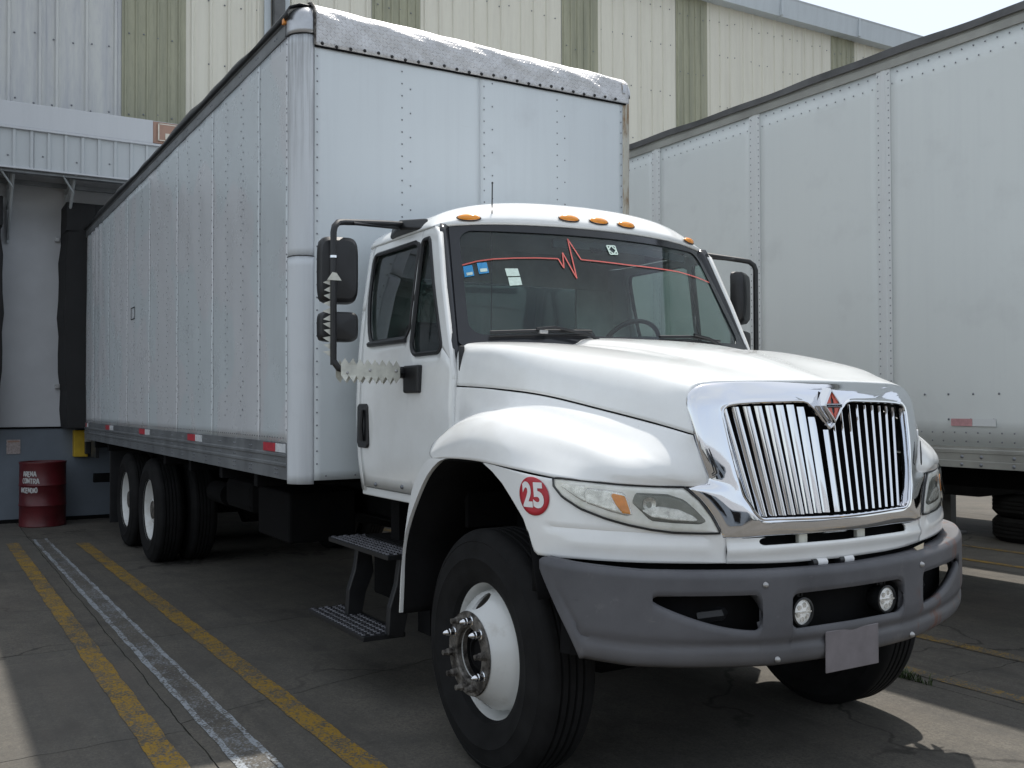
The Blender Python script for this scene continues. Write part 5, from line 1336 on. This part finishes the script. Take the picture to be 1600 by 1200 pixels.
for t, bx in ((0, -.018), (0, 0), (.06, .007), (.2, .012), (.5, .015), (.8, .014), (.93, .013), (.98, .010), (1.0, .004), (1.0, -.03)):
    rg = []
    for a, b_2 in zip(Of, If):
        p = a.lerp(b_2, t); k = min(1, (a-b_2).length/.12)
        if p.z > 1.49 and 0 < t < 1:
            xs_ = GP(p.y, p.z)+.011-.05*max(0, (p.z-1.63)/.062)**2; w_y = min(1, max(0, (.52-abs(p.y))/.08))*min(1, (1-t)/.1)*min(1, t/.25)
            p.x += (xs_-p.x)*w_y; k *= (1-w_y)
        rg.append(Vector((p.x+(bx*k if bx > 0 else bx), p.y, p.z)))
    rings.append(rg)
V = [p for rg in rings for p in rg]
F = [(j*n+i, j*n+(i+1) % n, (j+1)*n+(i+1) % n, (j+1)*n+i) for j in range(len(rings)-1) for i in range(n)]
gr = fixn(mk('grille_surround', V, F, 'chrome', tk, smooth=True, ang=70))
# side slot inserts of the surround
for s in (-1, 1):
    V = [(2.872, .657, 1.545), (2.880, .652, 1.50), (2.905, .628, 1.40), (2.922, .612, 1.335), (2.914, .640, 1.345), (2.893, .660, 1.42), (2.868, .668, 1.50)]
    b = MB(); b.tube([(2.905, s*.628, 1.43), (2.918, s*.614, 1.38), (2.925, s*.606, 1.335), (2.915, s*.62, 1.325)], [.002, .0035, .0035, .002], 6); b.mk('surround_slot', 'black', gr)
# grille bars and dark backing
b = MB(); NN = 24; V = []; F = []
tops = lambda y: interp(abs(y), [0, .05, .092, .135, .49, .522, .535], [1.500, 1.548, 1.588, 1.605, 1.595, 1.575, 1.55])
for i in range(19):
    k = i-9; yt = k*.0553; yb = k*.0468; zt = tops(yt)-.008; zb = 1.158+.00*abs(k)
    sgn = -1 if k < 0 else 1
    b = MB(); rr = []
    for j in range(9):
        t = j/8; z = zb+(zt-zb)*t; y = yb+(yt-yb)*t; x = GP(y, z)-.006
        if k == 0: pr = [(0, -.016), (.004, -.012), (.007, 0), (.004, .012), (0, .016), (-.03, .006), (-.03, -.006)]
        else:
            a = math.radians(43); d = (-math.cos(a)*1.0, sgn*math.sin(a)); nrm = (math.sin(a), sgn*math.cos(a))
            w0, th = .0265, .0042
            pr = [(.003, 0), (nrm[0]*th*1.1, nrm[1]*th*1.1), (d[0]*w0*.5+nrm[0]*th*1.5, d[1]*w0*.5+nrm[1]*th*1.5), (d[0]*w0+nrm[0]*th, d[1]*w0+nrm[1]*th), (d[0]*w0-nrm[0]*th, d[1]*w0-nrm[1]*th), (-nrm[0]*th*1.2, -nrm[1]*th*1.2)]
        rr.append([(x+px, y+py, z) for px, py in pr])
    m = len(rr[0]); V = [p for q in rr for p in q]; F = [(j*m+q, j*m+(q+1) % m, (j+1)*m+(q+1) % m, (j+1)*m+q) for j in range(8) for q in range(m)]+[tuple(range(m)), tuple(8*m+q for q in range(m))]
    fixn(mk('grille_bar', V, F, 'chrome', tk, smooth=True, ang=50))
V = []; F = []
for i in range(21):
    y = -.54+1.08*i/20
    for j in range(9): z = 1.12+.50*j/8; V.append((GP(y, z)-.085, y, z))
for i in range(20):
    for j in range(8): q = i*9+j; F.append((q, q+9, q+10, q+1))
fixn(mk('grille_backing', V, F, 'dark', tk, solid=.005))
# bright rim round opening
b = MB(); b.tube([p+Vector((.008, 0, 0)) for p in If]+[If[0]+Vector((.008, 0, 0))], .0065, 8, False); b.mk('opening_trim', 'chrome', gr, smooth=True)
b = MB(); lp = [p.lerp(Vector((2.95, 0, 1.36)), .022)+Vector((.001, 0, 0)) for p in If if p.z > 1.2]; 
# emblem
EC = Vector((2.935, 0, 1.592)); 
def dia(w, h, x): return [(x-(dz)*.17, dy, EC.z+dz) for dy, dz in ((0, h), (w, 0), (0, -h), (-w, 0))]
em = MB(); o1 = dia(.055, .072, 2.962); i1 = dia(.046, .060, 2.966); o0 = dia(.058, .076, 2.92); i0 = dia(.042, .056, 2.955)
V = o0+o1+i1+i0; F = [(j*4+k, j*4+(k+1) % 4, (j+1)*4+(k+1) % 4, (j+1)*4+k) for j in range(3) for k in range(4)]
eo = fixn(mk('emblem', V, F, 'chrome', tk, bevel=.002)); 
mk('emblem_back', dia(.0435, .0575, 2.956), [(0, 3, 2, 1)], 'frit', eo, solid=.001)
for sg in (-1, 1):
    zc = EC.z
    for sy in (-1, 1):
        pts = [(sy*.0025, sg*.053), (sy*.0025, sg*.034), (sy*.008, sg*.024), (sy*.008, sg*.009), (sy*.036, sg*.009)]
        V = [(2.9585-dz*.17, dy, zc+dz) for dy, dz in pts]; fixn(mk('emblem_red', V, [tuple(range(5))], 'logored', eo, solid=.0015, off=0))
box('emblem_band', (2.958, -.047, EC.z-.0075), (2.969, .047, EC.z+.0075), 'chrome', eo, bevel=.002)
def text_mesh(txt, size, bold, shear=0):
    cu = bpy.data.curves.new('t', 'FONT'); cu.body = txt; cu.size = size; cu.offset = bold; cu.align_x = 'CENTER'; cu.align_y = 'CENTER'; cu.resolution_u = 4; cu.shear = shear
    ob = bpy.data.objects.new('t', cu); col.objects.link(ob); bpy.context.view_layer.update()
    me = bpy.data.meshes.new_from_object(ob.evaluated_get(bpy.context.evaluated_depsgraph_get()))
    V = [v.co.copy() for v in me.vertices]; F = [tuple(p.vertices) for p in me.polygons]
    bpy.data.objects.remove(ob, do_unlink=True); return V, F
Vt, Ft = text_mesh('INTERNATIONAL', .0115, .0002)
fixn(mk('emblem_lettering', [(2.9695, v.x, EC.z+v.y) for v in Vt], Ft, 'dark', eo))
# ---------------- centre lower panel with slot
SC = NS(.572)
slT = lambda s: 1.079-.0*abs(s) if abs(s) < .40 else 1.0665+.0125*math.sqrt(max(0, 1-((abs(s)-.40)/.03)**2))
def band(at, ss, z0, z1, hole, o, name, mat, nz=8, prof=None, solid=.01, top_prof=None, par=None):
    """sheet between z0(s) and z1(s) with holes: hole(s) -> (lo, hi) or None"""
    V = []; F = []; w = 2*(nz+1)
    for s in ss:
        a, b_ = z0(s), z1(s); hh = hole(s); lo, hi = hh if hh else ((a+b_)/2 if not hasattr(hole, 'mid') else hole.mid(s),)*2
        for k in range(nz+1): z = a+(lo-a)*k/nz; V.append(at(s, z, o+(prof(s, z) if prof else 0)))
        for k in range(nz+1): z = hi+(b_-hi)*k/nz; V.append(at(s, z, o+(prof(s, z) if prof else 0)))
    for i in range(len(ss)-1):
        for k in range(w-1):
            if k == nz: continue
            q = i*w+k; F.append((q, q+w, q+w+1, q+1))
    ob = mk(name, V, F, mat, par or tk, smooth=True, solid=solid, off=-1, ang=50)
    bm = bmesh.new(); bm.from_mesh(ob.data); bmesh.ops.remove_doubles(bm, verts=bm.verts, dist=.0006)
    bmesh.ops.recalc_face_normals(bm, faces=bm.faces); bm.normal_update()
    if sum(q.normal.x*q.calc_area() for q in bm.faces) < 0: bmesh.ops.reverse_faces(bm, faces=bm.faces)
    bm.to_mesh(ob.data); bm.free(); return ob
def slot(s):
    a = abs(s); cz = 1.0665; hh = .0150
    if a >= .435: return None
    if a > .41: hh *= math.sqrt(max(0, 1-((a-.41)/.025)**2))
    return (cz-hh-.004*(1-a/.435), cz+hh-.002)
slot.mid = lambda s: 1.0625
def dense(a, b, keys, n, w=.03, m=10):
    xs = frange(a, b, n)
    for k in keys:
        for sg in (-1, 1): xs += [sg*(k-w*(1-(i/m))**2) for i in range(m+1)]+[sg*(k+.0006)]
    xs = sorted(set(round(x, 5) for x in xs if a <= x <= b)); return xs
ssc = dense(-SC+.0, SC-.003, [.4349], 60, .03)
ssc = sorted([s for s in ssc if abs(s) < SC-.004]+[-(SC-.0015), SC-.0015])
band(NF, ssc, lambda s: interp(abs(s), [0, .27, .55, .6], [.972, .975, .987, .989]), lambda s: 1.0995-.004*(1-abs(s)/SC) if abs(s) > .575 else 1.0795+.0185*0+.0*s if False else interp(abs(s), [0, .5, SC], [1.0785, 1.0805, 1.094]), slot, .0, 'front_lower_panel', 'fender', nz=6,
     prof=lambda s, z: .012*math.exp(-((z-1.035)/.02)**2)-.012*max(0, (1.0-z)/.03)*0)
box('slot_backing', (2.90, -.45, 1.03), (2.93, .45, 1.10), 'dark', tk, bevel=0)
for yc in (-.205, .135): box('grille_clamp', (2.965, yc-.024, 1.044), (2.985, yc+.024, 1.082), 'whitemetal', tk, bevel=.003)
# black gap filler between panel and bumper, with tow pins
BYs = [0, .25, .46, .7, .88, 1.01, 1.10, 1.16, 1.190, 1.200, 1.203]
BXs = [3.06, 3.05, 3.03, 2.975, 2.91, 2.84, 2.77, 2.70, 2.62, 2.54, 2.4]
BF, BS, BMAX = make_surf(BYs, BXs, lambda z: -.1*max(0, .75-z))
sheet(NF, frange(-1.42, 1.42, 60), lambda s: .86, lambda s: 1.00, -.055, 'gap_panel', 'dark', tk, nz=3, solid=.01)
for yc in (-.125, .03):
    b = MB(); b.cyl((2.99, yc-.045, .963), (0, 1, 0), .017, .025, 14); tp = b.mk('tow_pin', 'black', tk, smooth=True)
    b = MB(); b.cyl((2.99, yc-.018, .963), (0, 1, 0), .0165, .055, 16); b.mk('pin_sleeve', 'vinylwhite', tp, smooth=True)
# ---------------- bumper
bs = lambda x, y: abs(BS(y, x))
LE = [(bs(2.744, 1.165), .645), (bs(2.686, 1.215), .856), (bs(2.64, 1.237), .97), (bs(2.617, 1.24), 1.004)]
sEnd_top = bs(2.562, 1.197); sEnd_bot = bs(2.742, 1.115)
def b_lo(s):
    a = abs(s)
    z = interp(a, [0, .4, .8, 1.0, sEnd_bot], [.583, .590, .614, .628, .655])
    if a > sEnd_bot: z = .655+((a-sEnd_bot)/(sEnd_top-sEnd_bot))**.92*(1.004-.655)
    return z
def b_hi(s):
    a = abs(s); z = interp(a, [0, .2, .5, .75, .95, 1.2, sEnd_top-.03, sEnd_top], [.955, .958, .966, .976, .985, 1.008, 1.022, 1.006]); return max(z, b_lo(s)+.002)
def b_hole(s):
    a = abs(s)
    c1 = .332
    if a < c1:
        hw = 1.0 if a < c1-.04 else math.sqrt(max(0, 1-((a-(c1-.04))/.04)**2)); lo, hi = .728, .857; cz = .795
        return (cz-(cz-lo)*(.25+.75*hw if a < c1-.001 else 0), cz+(hi-cz)*(.25+.75*hw if a < c1-.001 else 0))
    i0, i1 = bs(3.026, .468), bs(2.905, .905)
    if i0 < a < i1:
        T = (a-i0)/(i1-i0); hi = .866+.018*T; lo = .738+.13*T**1.7
        if a < i0+.03: hw = math.sqrt(max(0, 1-((i0+.03-a)/.03)**2)); m = .80; hi = m+(hi-m)*(.3+.7*hw); lo = m-(m-lo)*(.3+.7*hw)
        if a > i1-.03: hw = math.sqrt(max(0, 1-((a-i1+.03)/.03)**2)); m = .872; hi = m+(hi-m)*hw; lo = m-(m-lo)*hw
        return (lo, hi) if hi-lo > .002 else None
    return None
b_hole.mid = lambda s: interp(abs(s), [0, .332, .47, .93, 1.1, sEnd_top], [.795, .795, .80, .872, .90, 1.0])
def b_prof(s, z):
    a = abs(s); hi = b_hi(s); o = 0
    t = (hi-z)
    if t < .032: o -= .016*(1-t/.032)**2
    o -= .012*math.exp(-((z-(b_lo(s)+.085))/.016)**2)*(1 if a < 1.2 else max(0, 1-(a-1.2)/.1))
    if z < b_lo(s)+.035 and a < sEnd_bot: o -= .020*((b_lo(s)+.035-z)/.035)**2
    # raised brow round the holes
    hm = b_hole(s)
    d = None
    if hm: d = (z-hm[1]) if z > hm[1] else (hm[0]-z)
    if d is not None and d < .022: o -= .010*(1-d/.022)
    return o
i0, i1 = bs(3.026, .468), bs(2.905, .905)
ssb = dense(-sEnd_top, sEnd_top, [.3315, i1-.0002], 150, .05)+[sg*(i0+.03*(k/10)**2+.0005) for sg in (-1, 1) for k in range(11)]+[sg*(i0-.001) for sg in (-1, 1)]+[sg*(.3325) for sg in (-1, 1)]
ssb = sorted(set(round(x, 5) for x in ssb if abs(x) <= sEnd_top))
_mid = b_hole.mid
b_hole2 = lambda s: (lambda h: h)(b_hole(s))
class Hole:
    def __call__(self, s):
        h = b_hole(s)
        if h: return (max(h[0], b_lo(s)+.001), min(h[1], b_hi(s)-.001))
        return None
    def mid(self, s): return min(max(_mid(s), b_lo(s)+.0005), b_hi(s)-.0005)
bu = band(BF, ssb, b_lo, b_hi, Hole(), 0, 'front_bumper', 'bumper', nz=16, prof=b_prof, solid=.035)
V = []; F = []; ls = frange(-sEnd_top+.004, sEnd_top-.004, 90)
for s in ls: V += [BF(s, b_hi(s)-.003, -.017), BF(s, b_hi(s)-.001, -.05), BF(s, b_hi(s)-.012, -.10), BF(s, b_hi(s)-.10, -.104)]
for i in range(90):
    for j in range(3): q = i*4+j; F.append((q, q+4, q+5, q+1))
fixn(mk('bumper_ledge', V, F, 'bumper', bu, smooth=True, ang=50))
rivets('bumper_bolt', [BF(BS(y), z, .0) for y, z in ((-.463, .910), (.463, .910))], (1, 0, 0), .013, 'steel', bu, h=.014, n=8)
rivets('bumper_bolt', [BF(BS(y), z, -.0) for y, z in ((-.396, .618), (.396, .618))], (1, 0, 0), .013, 'steel', bu, h=.014, n=8)
V = []; F = []; zs_ = frange(.64, .95, 6); sv = frange(-1.36, 1.36, 40)
for s in sv:
    for z in zs_: V.append(BF(s, z, -.10))
for i in range(40):
    for j in range(6): q = i*7+j; F.append((q, q+7, q+8, q+1))
fixn(mk('bumper_backing', V, F, 'dark', tk, solid=.01))
box('bumper_beam', (2.86, -.45, .71), (2.93, .45, .80), 'dark', tk, bevel=.01)
for s in (-1, 1):
    b = MB(); b.tube([(2.86, s*.50, .80), (2.90, s*.58, .79), (2.86, s*.66, .78)], .03, 8); b.mk('tow_hook', 'black', tk, smooth=True)
# spot lamps
for yc in (-.247, .247):
    c = Vector((3.0, yc, .782))
    ax = Vector((1, 0, -.04)).normalized()
    b = MB(); b.lathe(c, [(0, -.075), (.03, -.07), (.05, -.035), (.0575, 0), (.0575, .022), (.050, .024), (.050, .012), (0, .010)], 'x', 32, 1); lamp = fixn(b.mk('spot_lamp', 'black', tk, smooth=True, ang=35))
    b = MB(); b.lathe(c, [(.050, .013), (.035, .018), (.018, .020), (0, .0205)], 'x', 28, 1); fixn(b.mk('lamp_glass', 'lampbody', lamp, smooth=True))
    b = MB(); b.box((c.x+.019, yc-.045, .778), (c.x+.023, yc+.045, .785)); b.mk('lamp_bar', 'reflector', lamp)
    for k in range(6): 
        a = PI/3*k+.3; b = MB(); b.cyl((c.x+.016, yc+.028*math.cos(a), .782+.028*math.sin(a)), (1, 0, 0), .010, .006, 10); b.mk('lamp_cell', 'reflector', lamp, smooth=True)
    b = MB(); b.tube([(c.x-.01, yc-.022, .838), (c.x-.01, yc-.022, .862), (c.x-.01, yc+.022, .862), (c.x-.01, yc+.022, .838)], .005, 6); b.cyl((c.x-.01, yc, .836), (0, 0, 1), .008, .035, 8); b.mk('lamp_bracket', 'black', lamp)
# plate and scraps
box('number_plate', (3.045, -.155, .535), (3.052, .155, .70), 'platepaper', tk, bevel=.004)
fixn(mk('plastic_scrap', [NF(NS(.455), .975, .02), NF(NS(.56), .985, .02), NF(NS(.50), .940, .04)], [(0, 1, 2)], 'tan', tk, solid=.004))
# 25 badge
BSg = -sS(2.526, 1.161)
def badge(u_, v_, o): return NF(BSg+u_, 1.243+v_, o)
V = [badge(0, 0, .0035)]; F = []; n = 40
for j in range(1, 6):
    for k in range(n): a = 2*PI*k/n; V.append(badge(.0745*j/5*math.cos(a), .0745*j/5*math.sin(a), .0035))
for k in range(n): F.append((0, 1+k, 1+(k+1) % n))
for j in range(4):
    for k in range(n): F.append((1+j*n+k, 1+(j+1)*n+k, 1+(j+1)*n+(k+1) % n, 1+j*n+(k+1) % n))
bg = fixn(mk('number_badge', V, F, 'red', tk, smooth=True, solid=.001, off=1))
for dx, chh in ((-.027, '2'), (.027, '5')):
    Vt, Ft = text_mesh(chh, .125, .0055)
    w0 = max(v.x for v in Vt)-min(v.x for v in Vt); sc_ = .050/w0
    fixn(mk('badge_digit', [badge(dx+v.x*sc_, v.y*1.02, .0065) for v in Vt], Ft, 'vinylwhite', bg))
# cab steps
def step(name, x0, x1, yi, yo, z, yo2=None):
    st = MB(); st.box((x0, yo, z-.028), (x1, yi, z)); o = st.mk(name, 'black', tk, bevel=.004)
    P = MB(); NXs = int((x1-x0)/.045); NYs = int((yi-yo)/.042)
    for i in range(NXs):
        for j in range(NYs):
            cx = x0+.025+i*(x1-x0-.03)/NXs+(.02 if j % 2 else 0); cy = yo+.025+j*(yi-yo-.03)/NYs
            P.lathe((cx, cy, z), [(.018, 0), (.014, .006), (.009, .007), (.008, -.001)], 'z', 8)
    p = P.mk('grip_stud', 'studmetal', o, smooth=True); p['kind'] = 'stuff'; return o
b = MB(); b.box((-.05, .55, .34), (1.31, 1.27, .98)); b.mk('sun_block_box', 'dark', tk, bevel=.05)  # block added on the hidden left side to keep sun off the ground underneath
box('sun_block_panel', (1.29, .60, .40), (1.31, 1.19, 1.15), 'dark', tk)  # added panel, stops sun reaching the ground behind the left front wheel
step('cab_step', -.06, .84, -.80, -1.06, .785); step('cab_step', -.09, .79, -.93, -1.18, .352)
for xx in (.18, .78):
    b = MB(); b.prism([(-.90, .76), (-.98, .76), (-1.0, .62), (-1.04, .50), (-1.05, .35), (-.96, .33), (-.93, .48), (-.88, .60)], 'x', xx, xx+.05); fixn(b.mk('step_hanger', 'black', tk, bevel=.006))
b = MB(); b.box((.05, -.86, .75), (.80, -.50, .80)); b.box((.30, -.80, .79), (.42, -.6, 1.10)); b.box((.80, -.86, .35), (.95, -.60, 1.10)); b.mk('step_frame', 'dark', tk)
box('tool_box', (-.02, -.78, .42), (.78, -.45, .74), 'dark', tk, bevel=.02)
